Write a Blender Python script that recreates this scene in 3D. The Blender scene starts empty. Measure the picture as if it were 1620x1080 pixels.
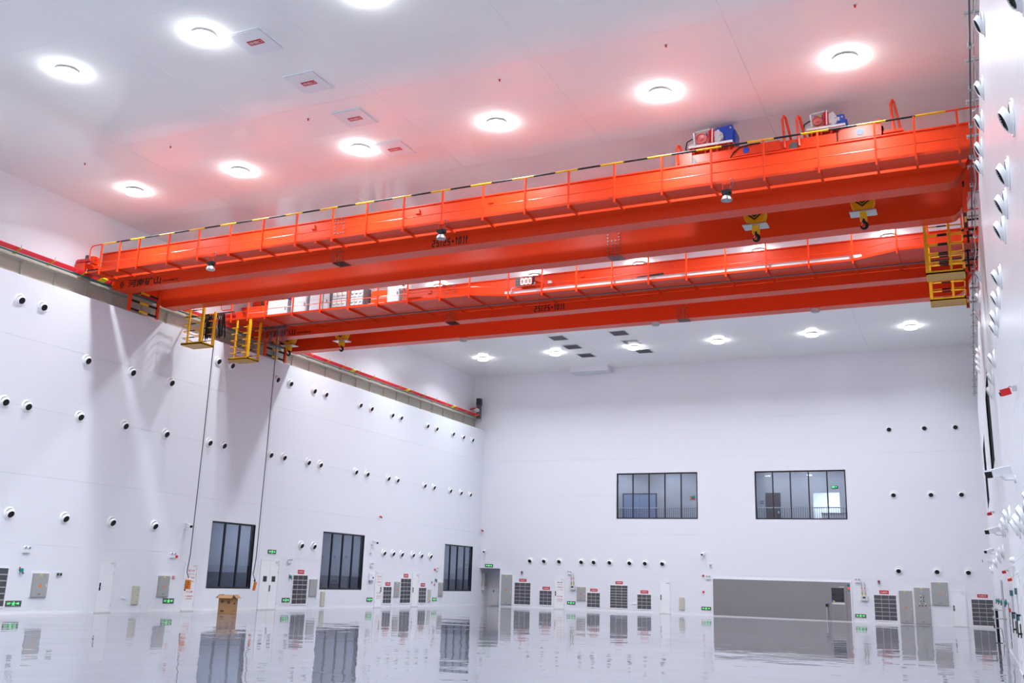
import bpy, math, random
from mathutils import Vector, Matrix, Euler

random.seed(7)
PI = math.pi
SC = bpy.context.scene
COL = SC.collection

# ------------------------------------------------------------------ camera, world, exposure
cam_data = bpy.data.cameras.new('camera')
cam_data.sensor_width = 36.0
cam_data.lens = 34.1067
cam_data.clip_start = 0.05
cam_data.clip_end = 300
cam = bpy.data.objects.new('camera', cam_data)
COL.objects.link(cam)
cam.matrix_world = Matrix(((0.906815, 0.073647, 0.415045, 0.0),
                           (0.420396, -0.230135, -0.877671, 0.0),
                           (0.030879, 0.970368, -0.239650, 1.75),
                           (0, 0, 0, 1)))
SC.camera = cam

world = bpy.data.worlds.new('world')
SC.world = world
world.use_nodes = True
world.node_tree.nodes['Background'].inputs[0].default_value = (0.8, 0.85, 1.0, 1)
world.node_tree.nodes['Background'].inputs[1].default_value = 0.0

SC.view_settings.view_transform = 'Standard'
SC.view_settings.look = 'None'
SC.view_settings.gamma = 1.0
SC.view_settings.use_curve_mapping = False
SC.view_settings.exposure = 0.52

LAMP_W = 192.0                 # watts of every ceiling downlight
LAMP_SPREAD = 138.0            # degrees
LAMP_RGB = (0.885, 0.96, 1.0)
CORRIDOR_W = 60.0

# room, metres: camera stands at x = 0, y = 0
XL, XR, YB, YR, ZC = -32.0, 0.86, 63.5, -9.0, 16.56
XLU, XRU, ZL = -33.0, 1.92, 12.46      # walls above the crane ledge, ledge height
LX = (-29.5, -24.14, -18.72, -13.32, -7.72, -2.28)
LY = (-5.0, 2.85, 10.7, 18.5, 26.46, 34.3, 42.1, 50.0, 57.8)
RW_TOP = [17.13, 19.59, 21.12, 22.52, 23.56, 32.33, 34.88, 37.44, 43.1, 44.3, 45.5, 46.6]
RW_MID = [9.81, 12.71, 14.53, 15.75, 16.94, 19.64, 21.12, 22.62, 23.54, 26.81, 29.2, 31.32]
RW_LOWA = [25.99, 28.58, 31.14]
RW_LOWB = [15.68, 18.4, 20.27, 21.65, 34.14, 38.53, 45.48, 57.0]

# ------------------------------------------------------------------ materials
MATS = {}
def mat(name, rgb, rough=0.5, metal=0.0, spec=0.5, var=0.0, scale=8.0, bump=0.0, bscale=(20, 20, 20), coat=0.0, crough=0.1, rvar=0.0, bdist=0.01):
    if name in MATS:
        return MATS[name]
    m = bpy.data.materials.new(name)
    m.use_nodes = True
    nt = m.node_tree
    b = nt.nodes['Principled BSDF']
    b.inputs['Roughness'].default_value = rough
    b.inputs['Metallic'].default_value = metal
    b.inputs['Specular IOR Level'].default_value = spec
    b.inputs['Coat Weight'].default_value = coat
    b.inputs['Coat Roughness'].default_value = crough
    tc = nt.nodes.new('ShaderNodeTexCoord')
    nz = nt.nodes.new('ShaderNodeTexNoise')
    nz.inputs['Scale'].default_value = scale
    nz.inputs['Detail'].default_value = 4
    nt.links.new(tc.outputs['Object'], nz.inputs['Vector'])
    mx = nt.nodes.new('ShaderNodeMix')
    mx.data_type = 'RGBA'
    v = max(var, 0.01)
    mx.inputs[6].default_value = tuple(max(0, c * (1 - v)) for c in rgb) + (1,)
    mx.inputs[7].default_value = tuple(min(1, c * (1 + v)) for c in rgb) + (1,)
    nt.links.new(nz.outputs['Fac'], mx.inputs[0])
    nt.links.new(mx.outputs[2], b.inputs['Base Color'])
    if rvar > 0:
        mr = nt.nodes.new('ShaderNodeMapRange')
        mr.inputs['To Min'].default_value = max(0.0, rough - rvar)
        mr.inputs['To Max'].default_value = rough + rvar
        nt.links.new(nz.outputs['Fac'], mr.inputs['Value'])
        nt.links.new(mr.outputs[0], b.inputs['Roughness'])
    if bump > 0:
        mp = nt.nodes.new('ShaderNodeMapping')
        mp.inputs['Scale'].default_value = bscale
        nt.links.new(tc.outputs['Object'], mp.inputs['Vector'])
        n2 = nt.nodes.new('ShaderNodeTexNoise')
        n2.inputs['Scale'].default_value = 1.0
        n2.inputs['Detail'].default_value = 3
        nt.links.new(mp.outputs[0], n2.inputs['Vector'])
        bp = nt.nodes.new('ShaderNodeBump')
        bp.inputs['Strength'].default_value = bump
        bp.inputs['Distance'].default_value = bdist
        nt.links.new(n2.outputs['Fac'], bp.inputs['Height'])
        nt.links.new(bp.outputs[0], b.inputs['Normal'])
    MATS[name] = m
    return m

def emit(name, rgb, strength):
    if name in MATS:
        return MATS[name]
    m = bpy.data.materials.new(name)
    m.use_nodes = True
    nt = m.node_tree
    b = nt.nodes['Principled BSDF']
    b.inputs['Base Color'].default_value = tuple(rgb) + (1,)
    b.inputs['Emission Color'].default_value = tuple(rgb) + (1,)
    b.inputs['Emission Strength'].default_value = strength
    MATS[name] = m
    return m

def glass(name, tint, gl=0.09):
    m = bpy.data.materials.new(name)
    m.use_nodes = True
    nt = m.node_tree
    nt.nodes.remove(nt.nodes['Principled BSDF'])
    out = nt.nodes['Material Output']
    tr = nt.nodes.new('ShaderNodeBsdfTransparent')
    tr.inputs[0].default_value = tuple(tint) + (1,)
    go = nt.nodes.new('ShaderNodeBsdfGlossy')
    go.inputs['Color'].default_value = (0.9, 0.93, 1.0, 1)
    go.inputs['Roughness'].default_value = 0.01
    fr = nt.nodes.new('ShaderNodeFresnel')
    fr.inputs['IOR'].default_value = 1.5
    mx = nt.nodes.new('ShaderNodeMixShader')
    ge = nt.nodes.new('ShaderNodeNewGeometry')
    ma = nt.nodes.new('ShaderNodeMath'); ma.operation = 'SUBTRACT'
    ma.inputs[0].default_value = 1.0
    nt.links.new(ge.outputs['Backfacing'], ma.inputs[1])
    mu = nt.nodes.new('ShaderNodeMath'); mu.operation = 'MULTIPLY'
    nt.links.new(fr.outputs[0], mu.inputs[0]); nt.links.new(ma.outputs[0], mu.inputs[1])
    nt.links.new(mu.outputs[0], mx.inputs[0])
    nt.links.new(tr.outputs[0], mx.inputs[1])
    nt.links.new(go.outputs[0], mx.inputs[2])
    nt.links.new(mx.outputs[0], out.inputs['Surface'])
    MATS[name] = m
    return m

WALL = mat('wall_paint', (0.765, 0.785, 0.845), 0.30, spec=0.35, var=0.012, scale=0.6, bump=0.02, bscale=(0.6, 0.6, 30))
GAP = mat('joint_shadow_gap', (0.80, 0.81, 0.86), 0.6)
CEIL = mat('ceiling_panel_gloss', (0.95, 0.95, 0.945), 0.12, spec=0.42, var=0.012, scale=0.4, bump=0.015, bscale=(0.5, 0.5, 0.5))
FLOOR = mat('polished_floor', (0.19, 0.195, 0.235), 0.04, spec=0.38, var=0.06, scale=0.35, bump=1.0, bscale=(0.55, 0.45, 1), rvar=0.03, bdist=0.02)
NOZW = mat('nozzle_white', (0.93, 0.94, 0.96), 0.25)
WHITE = mat('white_gloss', (0.85, 0.86, 0.9), 0.25)
OFFW = mat('white_matt', (0.80, 0.81, 0.86), 0.5)
PAINT = mat('orange_crane_paint', (0.78, 0.052, 0.008), 0.34, spec=0.33, var=0.03, scale=0.8)
YEL = mat('yellow_paint', (0.80, 0.42, 0.008), 0.5, spec=0.3, var=0.03)
BLK = mat('black_rubber', (0.010, 0.010, 0.012), 0.6, spec=0.3)
DARK = mat('dark_frame', (0.022, 0.022, 0.03), 0.35)
GREY = mat('grey_cabinet_paint', (0.36, 0.365, 0.37), 0.4, var=0.02)
LGREY = mat('light_grey_metal', (0.62, 0.63, 0.65), 0.35)
DGREY = mat('dark_grey_metal', (0.10, 0.10, 0.115), 0.45)
BEIGE = mat('beige_paint', (0.50, 0.47, 0.40), 0.5, var=0.03, scale=2)
CREAM = mat('cream_plastic', (0.56, 0.55, 0.47), 0.45)
STEEL = mat('brushed_stainless', (0.33, 0.31, 0.305), 0.30, metal=1.0, var=0.05, scale=0.5, bump=0.015, bscale=(0.7, 0.7, 0.5), rvar=0.05)
GALV = mat('galvanised_steel', (0.55, 0.56, 0.58), 0.35, metal=0.8, var=0.1)
RED = mat('red_paint', (0.62, 0.012, 0.015), 0.35)
REDBAR = mat('red_conductor', (0.78, 0.02, 0.045), 0.35)
TEAL = mat('teal_plastic', (0.0, 0.24, 0.22), 0.4)
BLUE = mat('blue_enamel', (0.008, 0.07, 0.52), 0.3)
CARD = mat('corrugated_card', (0.40, 0.22, 0.10), 0.8, var=0.08, scale=6)
CARDP = mat('card_print', (0.12, 0.06, 0.03), 0.8)
ORNG = mat('orange_plastic', (0.75, 0.22, 0.01), 0.4)
VOID = mat('throat_black', (0.008, 0.008, 0.009), 0.6)
SLAT = mat('louver_slat', (0.11, 0.11, 0.13), 0.45)
SLATL = mat('louver_bar_light', (0.42, 0.42, 0.46), 0.35)
LEDGREEN = emit('exit_green', (0.10, 0.9, 0.22), 1.0)
LEDRED = emit('digit_red', (1.0, 0.55, 0.50), 4.0)
DIFF = emit('lamp_diffuser', (1.0, 1.0, 1.0), 7.0)
SIDE = emit('added_ceiling_glow', (0.96, 0.985, 1.0), 40.0)  # extra glow added to lift the ceiling brightness
REDLAMP = emit('signal_red', (0.9, 0.03, 0.03), 0.8)
GLASS = glass('tinted_glass', (0.66, 0.70, 0.78))
GLASSC = glass('clear_glass', (0.80, 0.83, 0.88))
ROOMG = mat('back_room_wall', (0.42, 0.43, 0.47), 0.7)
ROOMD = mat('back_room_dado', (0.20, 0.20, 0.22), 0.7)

# ------------------------------------------------------------------ mesh helpers
class MB:
    def __init__(self):
        self.v = []; self.f = []; self.smooth = False
    def add(self, vs, fs):
        o = len(self.v)
        self.v += [tuple(p) for p in vs]
        self.f += [tuple(i + o for i in f) for f in fs]
        return self
    def box(self, x0, x1, y0, y1, z0, z1):
        vs = [(x0, y0, z0), (x1, y0, z0), (x1, y1, z0), (x0, y1, z0), (x0, y0, z1), (x1, y0, z1), (x1, y1, z1), (x0, y1, z1)]
        return self.add(vs, [(0, 3, 2, 1), (4, 5, 6, 7), (0, 1, 5, 4), (1, 2, 6, 5), (2, 3, 7, 6), (3, 0, 4, 7)])
    def cbox(self, c, s, rot=None):
        x, y, z = s[0] / 2, s[1] / 2, s[2] / 2
        vs = [Vector(p) for p in ((-x, -y, -z), (x, -y, -z), (x, y, -z), (-x, y, -z), (-x, -y, z), (x, -y, z), (x, y, z), (-x, y, z))]
        if rot is not None:
            M = Euler(rot).to_matrix()
            vs = [M @ p for p in vs]
        vs = [p + Vector(c) for p in vs]
        return self.add(vs, [(0, 3, 2, 1), (4, 5, 6, 7), (0, 1, 5, 4), (1, 2, 6, 5), (2, 3, 7, 6), (3, 0, 4, 7)])
    def prism(self, poly, axis, a, b):
        n = len(poly)
        def P(p, t):
            if axis == 'y': return (p[0], t, p[1])
            if axis == 'x': return (t, p[0], p[1])
            return (p[0], p[1], t)
        vs = [P(p, a) for p in poly] + [P(p, b) for p in poly]
        fs = [tuple(range(n))[::-1], tuple(range(n, 2 * n))]
        fs += [(i, (i + 1) % n, n + (i + 1) % n, n + i) for i in range(n)]
        return self.add(vs, fs)
    def tube(self, pts, r, n=8, closed=False):
        pts = [Vector(p) for p in pts]
        m = len(pts)
        rings = []
        up = None
        for i in range(m):
            if closed:
                d = pts[(i + 1) % m] - pts[i - 1]
            else:
                d = pts[min(i + 1, m - 1)] - pts[max(i - 1, 0)]
            d.normalize()
            if up is None:
                up = Vector((0, 0, 1)) if abs(d.z) < 0.9 else Vector((1, 0, 0))
            a = d.cross(up)
            if a.length < 1e-6:
                a = d.cross(Vector((0, 1, 0)))
            a.normalize()
            b = a.cross(d); b.normalize()
            up = b
            rings.append([pts[i] + a * (r * math.cos(2 * PI * k / n)) + b * (r * math.sin(2 * PI * k / n)) for k in range(n)])
        vs = [p for rg in rings for p in rg]
        fs = []
        for i in range(m if closed else m - 1):
            j = (i + 1) % m
            for k in range(n):
                k2 = (k + 1) % n
                fs.append((i * n + k, i * n + k2, j * n + k2, j * n + k))
        if not closed:
            fs.append(tuple(range(n))[::-1])
            fs.append(tuple(range((m - 1) * n, m * n)))
        return self.add(vs, fs)
    def lathe(self, prof, M=None, n=20, cap0=False, cap1=False):
        # prof: (radius, distance) pairs turned about the local -Y axis, M places it
        vs, fs = [], []
        for (r, d) in prof:
            for k in range(n):
                a = 2 * PI * k / n
                p = Vector((r * math.cos(a), -d, r * math.sin(a)))
                vs.append(M @ p if M is not None else p)
        for i in range(len(prof) - 1):
            for k in range(n):
                k2 = (k + 1) % n
                fs.append((i * n + k, i * n + k2, (i + 1) * n + k2, (i + 1) * n + k))
        if cap0: fs.append(tuple(range(n))[::-1])
        if cap1: fs.append(tuple(range((len(prof) - 1) * n, len(prof) * n)))
        return self.add(vs, fs)
    def cyl(self, p0, p1, r, n=14, r1=None):
        p0, p1 = Vector(p0), Vector(p1)
        d = (p1 - p0)
        L = d.length
        q = Vector((0, -1, 0)).rotation_difference(d.normalized())
        M = Matrix.Translation(p0) @ q.to_matrix().to_4x4()
        return self.lathe([(r, 0), (r if r1 is None else r1, L)], M, n, True, True)
    def shift(self, L):
        self.v = [(p[0] - L[0], p[1] - L[1], p[2] - L[2]) for p in self.v]
        return self
    def mesh(self, name, material, smooth=False):
        me = bpy.data.meshes.new(name)
        me.from_pydata(self.v, [], self.f)
        me.update()
        if material is not None:
            me.materials.append(material)
        if smooth:
            try:
                me.shade_smooth()
                me.set_sharp_from_angle(angle=math.radians(40))
            except Exception:
                for p in me.polygons: p.use_smooth = True
        return me

def link(name, me, parent=None, loc=(0, 0, 0), rot=(0, 0, 0), label=None, kind=None):
    o = bpy.data.objects.new(name, me)
    COL.objects.link(o)
    if parent is not None: o.parent = parent
    o.location = loc
    o.rotation_euler = rot
    if label: o['label'] = label
    if kind: o['kind'] = kind
    return o

def part(name, mb, m, parent, L=None, smooth=False, label=None, kind=None):
    """link the collected mesh as ONE child; L is the parent's place when mb holds room coordinates"""
    if L is not None: mb.shift(L)
    return link(name, mb.mesh(name, m, smooth), parent, label=label, kind=kind)

def thing(name, label, cat, loc=(0, 0, 0), rotz=0.0, group=None):
    o = bpy.data.objects.new(name, None)
    COL.objects.link(o)
    o.empty_display_size = 0.1
    o.location = loc
    o.rotation_euler = (0, 0, rotz)
    o['label'] = label
    o['category'] = cat
    if group: o['group'] = group
    return o

def tag(o, label, cat, group=None):
    o['label'] = label; o['category'] = cat
    if group: o['group'] = group
    return o

def struct(name, mb, m, parent=None, smooth=False):
    o = link(name, mb.mesh(name, m, smooth), parent)
    if parent is None: o['kind'] = 'structure'
    return o

def dup(root, loc, rotz=None, label=None, group=None):
    r = root.copy(); COL.objects.link(r); r.location = loc
    if rotz is not None: r.rotation_euler = (0, 0, rotz)
    if label: r['label'] = label
    if group: r['group'] = group
    for ch in list(root.children):
        c = ch.copy(); COL.objects.link(c); c.parent = r
        for g in list(ch.children):
            d = g.copy(); COL.objects.link(d); d.parent = c
    return r

FONTC = {}
def text_mesh(body, height, m, bold=0.0, xscale=1.0, width=None):
    """flat lettering in the XZ plane, readable from -Y, lower left corner at the origin"""
    cu = bpy.data.curves.new('lettering', 'FONT')
    cu.body = body
    cu.size = 1.0
    cu.offset = bold
    cu.resolution_u = 3
    o = bpy.data.objects.new('lettering', cu)
    COL.objects.link(o)
    bpy.context.view_layer.update()
    dg = bpy.context.evaluated_depsgraph_get()
    me = bpy.data.meshes.new_from_object(o.evaluated_get(dg))
    bpy.data.objects.remove(o)
    xs = [v.co.x for v in me.vertices]; ys = [v.co.y for v in me.vertices]
    x0, x1, y0, y1 = min(xs), max(xs), min(ys), max(ys)
    s = height / (y1 - y0)
    sx = s * xscale if width is None else width / (x1 - x0)
    for v in me.vertices:
        v.co = Vector(((v.co.x - x0) * sx, 0.0, (v.co.y - y0) * s))
    me.materials.clear()
    me.materials.append(m)
    return me, (x1 - x0) * sx

RZ = {'L': PI / 2, 'B': 0.0, 'R': -PI / 2}
def wloc(w, u, z):
    return {'L': (XL, u, z), 'B': (u, YB, z), 'R': (XR, u, z)}[w]
def wthing(name, label, cat, w, u, z, group=None):
    return thing(name, label, cat, wloc(w, u, z), RZ[w], group)
ORD = ['first', 'second', 'third', 'fourth', 'fifth', 'sixth', 'seventh', 'eighth', 'ninth', 'tenth', 'eleventh', 'twelfth',
       'thirteenth', 'fourteenth', 'fifteenth', 'sixteenth', 'seventeenth', 'eighteenth', 'nineteenth', 'twentieth']
# ------------------------------------------------------------------ room shell
def cells(holes, u0, u1, z0, z1):
    """split a rectangle into cells round its holes (u0,u1,z0,z1)"""
    us = sorted({u0, u1, *[h[0] for h in holes], *[h[1] for h in holes]})
    us = [u for u in us if u0 <= u <= u1]
    zs = sorted({z0, z1, *[h[2] for h in holes], *[h[3] for h in holes]})
    zs = [z for z in zs if z0 <= z <= z1]
    out = []
    for i in range(len(us) - 1):
        run = None
        for j in range(len(zs) - 1):
            a, b, c, d = us[i], us[i + 1], zs[j], zs[j + 1]
            cu, cz = (a + b) / 2, (c + d) / 2
            if any(h[0] < cu < h[1] and h[2] < cz < h[3] for h in holes):
                if run: out.append(run); run = None
                continue
            run = (a, b, run[2], d) if run else (a, b, c, d)
        if run: out.append(run)
    return out

def paneled_wall(name, w, u0, u1, courses, holes, thick=0.28):
    """wall of horizontal panel courses with narrow recessed joints, openings left free"""
    def wbox(mb, a, b, c, d, t0, t1):
        if w == 'L': mb.box(XL - t1, XL - t0, a, b, c, d)
        elif w == 'R': mb.box(XR + t0, XR + t1, a, b, c, d)
        else: mb.box(a, b, YB + t0, YB + t1, c, d)
    back = MB()
    for (a, b, c, d) in cells(holes, u0, u1, courses[0], courses[-1]):
        wbox(back, a, b, c, d, 0.02, thick)
    root = struct(name, back, GAP)
    for k in range(len(courses) - 1):
        c0, c1 = courses[k], courses[k + 1]
        g = 0.0025
        mb = MB()
        hs = [h for h in holes]
        for (a, b, c, d) in cells(hs, u0, u1, c0, c1):
            wbox(mb, a, b, c + (g if abs(c - c0) < 1e-6 and k > 0 else 0), d - (g if abs(d - c1) < 1e-6 and k < len(courses) - 2 else 0), 0.0, 0.021)
        p = link('wall_panel', mb.mesh('wall_panel', WALL), root)
    # smooth reveals inside the openings
    for h in holes:
        a, b, c, d = h
        mb = MB()
        t = 0.012
        wbox(mb, a - t, a, c, d, 0.0, thick + .01); wbox(mb, b, b + t, c, d, 0.0, thick + .01)
        wbox(mb, a - t, b + t, d, d + t, 0.0, thick + .01)
        if c > 0.05: wbox(mb, a - t, b + t, c - t, c, 0.0, thick + .01)
        link('opening_reveal', mb.mesh('opening_reveal', WALL), root)
    return root

WL = [(35.71, 38.78, 1.01, 4.04), (44.44, 48.49, 1.01, 4.06), (58.21, 62.27, 0.99, 4.02)]
WBK = [(-21.76, -16.18, 6.08, 9.13), (-12.42, -6.85, 6.07, 9.11)]
WRT = [(35.2, 40.9, 6.07, 9.12), (50.2, 56.0, 6.07, 9.12)]
ALC = (-32.0, -30.41, 0.0, 2.58)
paneled_wall('wall_left', 'L', YR, YB, [0, 2.53, 5.06, 7.59, 10.12, ZL], WL)
paneled_wall('wall_back', 'B', XL, XR, [0, 2.53, 5.06, 7.59, 10.12, 12.65, ZC], WBK + [ALC])
paneled_wall('wall_right', 'R', YR, YB, [0, 2.53, 5.06, 7.59, 10.12, ZL], WRT)

struct('floor', MB().box(XLU - .3, XRU + .3, YR - .3, YB + 3.0, -0.25, 0.0), FLOOR)
struct('wall_left', MB().box(XLU - .25, XLU, YR, YB, ZL - .3, ZC), WALL)
struct('wall_right', MB().box(XRU, XRU + .25, YR, YB, ZL - .3, ZC), WALL)
struct('wall_back', MB().box(XLU - .25, XL, YB, YB + .28, ZL - 1, ZC).box(XR, XRU + .25, YB, YB + .28, ZL - 1, ZC), WALL)
struct('wall_front', MB().box(XLU - .3, XRU + .3, YR - .25, YR, 0, ZC), WALL)
struct('trim_1', MB().box(XLU, XL - .03, YR, YB, ZL - .12, ZL), WALL)
struct('trim_2', MB().box(XR + .03, XRU, YR, YB, ZL - .12, ZL), WALL)
struct('trim_3', MB().box(-24.9, -22.1, YB - 1.1, YB, 16.2, ZC), WALL)

# ceiling: slab above, panels below it with narrow joints
slab = struct('ceiling', MB().box(XLU - .3, XRU + .3, YR - .3, YB + .3, ZC + .02, ZC + .3), GAP)
edges_x = [XLU] + [(LX[i] + LX[i + 1]) / 2 for i in range(5)] + [XRU]
ny = 36
dy = (YB - YR) / ny
pm_cache = {}
for i in range(6):
    w_ = edges_x[i + 1] - edges_x[i]
    key = round(w_, 4)
    if key not in pm_cache:
        pm_cache[key] = MB().box(-w_ / 2 + .003, w_ / 2 - .003, -dy / 2 + .002, dy / 2 - .002, 0, .021).mesh('ceiling_panel', CEIL)
    for j in range(ny):
        link('ceiling_panel', pm_cache[key], slab, ((edges_x[i] + edges_x[i + 1]) / 2, YR + (j + .5) * dy, ZC))

struct('baseboard_left', MB().box(XL, XL + .012, YR, YB, 0, .09), WHITE)
struct('baseboard_back', MB().box(-29.4, XR, YB - .012, YB, 0, .09), WHITE)
struct('baseboard_right', MB().box(XR - .012, XR, YR, YB, 0, .09), WHITE)

# windows: frame, mullions and panes, rooms behind
def window(n, w, hole, mull, gl, th=0.07):
    a, b, c, d = hole
    sgn = -1 if w == 'R' else 1
    L = wloc(w, (a + b) / 2, c)
    hw = (b - a) / 2; H = d - c
    y0, y1 = 0.05, 0.14
    fr = MB().box(-hw, -hw + th, y0, y1, 0, H).box(hw - th, hw, y0, y1, 0, H).box(-hw + th, hw - th, y0, y1, 0, th).box(-hw + th, hw - th, y0, y1, H - th, H)
    root = link('window_%d' % n, fr.mesh('window_frame', DARK), None, L, (0, 0, RZ[w]))
    root['kind'] = 'structure'
    us = [sgn * (m - (a + b) / 2) for m in mull]
    for u in us:
        part('mullion', MB().box(u - th / 2, u + th / 2, y0 - .01, y1, th, H - th), DARK, root)
    es = sorted([-hw + th / 2] + us + [hw - th / 2])
    for i in range(len(es) - 1):
        part('pane', MB().box(es[i] + th / 2, es[i + 1] - th / 2, .09, .098, th, H - th), gl, root)
    return root
window(1, 'L', WL[0], (36.70, 37.74), GLASS)
window(2, 'L', WL[1], (45.42, 46.45, 47.45), GLASS)
window(3, 'L', WL[2], (59.13, 60.17, 61.22), GLASS)
window(4, 'B', WBK[0], (-20.63, -19.5, -18.4, -17.29), GLASSC)
window(5, 'B', WBK[1], (-11.3, -10.2, -9.08, -7.96), GLASSC)
window(6, 'R', WRT[0], (36.3, 37.5, 38.6, 39.8), GLASS)
window(7, 'R', WRT[1], (51.4, 52.5, 53.7, 54.8), GLASS)

def lamp_area(name, loc, size, watts, rgb, rot=(0, 0, 0), parent=None, spread=180, shape='DISK', sy=None):
    d = bpy.data.lights.new(name, 'AREA')
    d.shape = shape; d.size = size
    if sy: d.size_y = sy
    d.energy = watts; d.color = rgb; d.spread = math.radians(spread)
    o = bpy.data.objects.new(name, d); COL.objects.link(o)
    o.location = loc; o.rotation_euler = rot
    if parent is not None: o.parent = parent
    return o

# side rooms behind the left windows
for (a, b, c, d) in WL:
    x1, x0 = XL - .29, XL - 4.2
    a2, b2 = a - .6, b + .6
    mb = MB().box(x0 - .1, x0, a2, b2, 1.75, 4.8).box(x0, x1, a2 - .1, a2, 1.75, 4.8).box(x0, x1, b2, b2 + .1, 1.75, 4.8).box(x0, x1, a2, b2, 4.8, 4.9)
    rm = struct('wall_side_room', mb, ROOMG)
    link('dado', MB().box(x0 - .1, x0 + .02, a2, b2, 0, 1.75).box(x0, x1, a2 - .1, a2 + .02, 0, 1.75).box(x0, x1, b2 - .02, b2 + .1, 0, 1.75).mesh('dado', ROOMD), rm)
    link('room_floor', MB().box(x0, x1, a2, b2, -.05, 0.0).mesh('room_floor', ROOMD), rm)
    RL = thing('room_fill_light', 'added fill light in the side room behind a left wall window, ' + ['nearest', 'middle', 'farthest'][WL.index((a, b, c, d))], 'light', (XL - 1.6, (a + b) / 2, 4.8))  # invented lamp, added so the rooms behind the glass look less dark
    part('diffuser', MB().cyl((0, 0, 0), (0, 0, -.05), .2, 16), emit('room_fill_diffuser', (1, 1, 1), .8), RL)
    lamp_area('lamp', (0, 0, -.07), .36, 100, (0.85, 0.92, 1.0), parent=RL)
    link('room_column', MB().box(x0 + .02, x0 + .5, a2 + .9, a2 + 1.5, 0, 4.8).mesh('room_column', ROOMG), rm)
for (a, b, c, d) in WRT:
    x0, x1 = XR + .29, XR + 3
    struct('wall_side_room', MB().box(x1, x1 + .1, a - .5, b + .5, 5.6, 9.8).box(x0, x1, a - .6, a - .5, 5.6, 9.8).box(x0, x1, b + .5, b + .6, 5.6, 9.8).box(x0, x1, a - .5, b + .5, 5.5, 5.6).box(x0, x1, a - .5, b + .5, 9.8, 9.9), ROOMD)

# corridor behind the two back windows
CY0, CY1 = YB + .29, YB + 3.6
kx = CY1 / YB
def bx(x): return x * kx
def bz(z): return 1.75 + (z - 1.75) * kx
ROOMC = mat('corridor_paint', (0.42, 0.43, 0.47), 0.6, var=.02)
opx0, opx1, opz1 = bx(-8.85), bx(-7.25), bz(7.72)
cw = MB()
for (a, b, c, d) in cells([(opx0, opx1, 5.75, opz1)], -24.0, -4.2, 5.75, 9.9):
    cw.box(a, b, CY1, CY1 + .15, c, d)
cw.box(-24.1, -24, CY0, CY1, 5.75, 9.9).box(-4.2, -4.1, CY0, CY1, 5.75, 9.9).box(-24, -4.2, CY0, CY1, 9.9, 10.0)
cor = struct('wall_corridor', cw, ROOMC)
link('corridor_floor', MB().box(-24, -4.2, CY0, CY1 + 3, 5.65, 5.75).mesh('corridor_floor', ROOMD), cor)
link('corridor_partition', MB().box(-14.6, -14.4, CY0, CY1, 5.75, 9.9).mesh('corridor_partition', ROOMC), cor)
struct('wall_bright_room', MB().box(opx0 - .6, opx0 - .5, CY1 + .15, CY1 + 3, 5.75, 8.6).box(opx1 + .5, opx1 + .6, CY1 + .15, CY1 + 3, 5.75, 8.6)
       .box(opx0 - .6, opx1 + .6, CY1 + 3, CY1 + 3.1, 5.75, 8.6).box(opx0 - .6, opx1 + .6, CY1 + .15, CY1 + 3.1, 8.6, 8.7), WHITE)
for i, x in enumerate((-22.6, -19.0, -16.0, -11.6, -9.2, -6.2)):
    t = thing('corridor_fill_light', ('added corridor fill light behind the left high window, %s from its left' if i < 3 else 'added corridor fill light behind the right high window, %s from its left') % ORD[i % 3], 'light', (x, CY0 + 1.6, 9.9))  # invented lamps, added to brighten the corridor behind the windows
    part('diffuser', MB().cyl((0, 0, 0), (0, 0, -.06), .22, 16), emit('corridor_fill_diffuser', (1, 1, 1), 1.5), t)
    lamp_area('lamp', (0, 0, -.08), .4, CORRIDOR_W, (0.9, 0.95, 1.0), parent=t)
t = thing('strip_light', 'bright strip light in the lit room beyond the corridor opening', 'light', ((opx0 + opx1) / 2, CY1 + 1.6, 8.58))
part('diffuser', MB().box(-.6, .6, -.1, .1, -.06, 0), emit('strip_diffuser', (1, 1, 1), 2.0), t)
lamp_area('lamp', (0, 0, -.08), 1.2, CORRIDOR_W * 1.1, (0.85, 0.96, 1.0), parent=t, shape='RECTANGLE', sy=.2)

def balustrade(label, a, b):
    y = CY0 + .35
    t = thing('balustrade', label, 'railing', ((a + b) / 2, y, 5.75))
    h = 1.10
    part('handrail', MB().box(-(b - a) / 2, (b - a) / 2, -.03, .03, h - .03, h + .03), LGREY, t)
    part('bottom_rail', MB().box(-(b - a) / 2, (b - a) / 2, -.015, .015, .10, .13), LGREY, t)
    me = MB().box(-.012, .012, -.012, .012, 0, h - .03).mesh('baluster', DGREY)
    n = int((b - a) / .14)
    for i in range(n + 1):
        link('baluster', me, t, (-(b - a) / 2 + i * (b - a) / n, 0, 0))
balustrade('grey metal balustrade behind the left high window of the back wall', -22.4, -15.4)
balustrade('grey metal balustrade behind the right high window of the back wall', -13.0, -6.0)
t = thing('double_door', 'blue grey double door in the corridor behind the left high window', 'door', (bx(-20.12), CY1 - .03, 5.75))
BGD = mat('blue_grey_door', (0.25, 0.31, 0.46), 0.4)
part('leaf', MB().box(-1.17, -.01, -.03, .03, 0, bz(7.7) - 5.75), BGD, t)
part('leaf', MB().box(.01, 1.17, -.03, .03, 0, bz(7.7) - 5.75), BGD, t)
part('frame', MB().box(-1.25, -1.18, -.05, .03, 0, bz(7.7) - 5.7).box(1.18, 1.25, -.05, .03, 0, bz(7.7) - 5.7).box(-1.25, 1.25, -.05, .03, bz(7.7) - 5.75, bz(7.7) - 5.68), DGREY, t)
t = thing('corridor_door', 'dark brown door in the corridor behind the right high window', 'door', (bx(-11.29), CY1 - .03, 5.75))
BRD = mat('brown_door', (0.10, 0.085, 0.09), 0.45)
part('leaf', MB().box(-.48, .48, -.03, .03, 0, bz(7.72) - 5.75), BRD, t)
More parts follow.
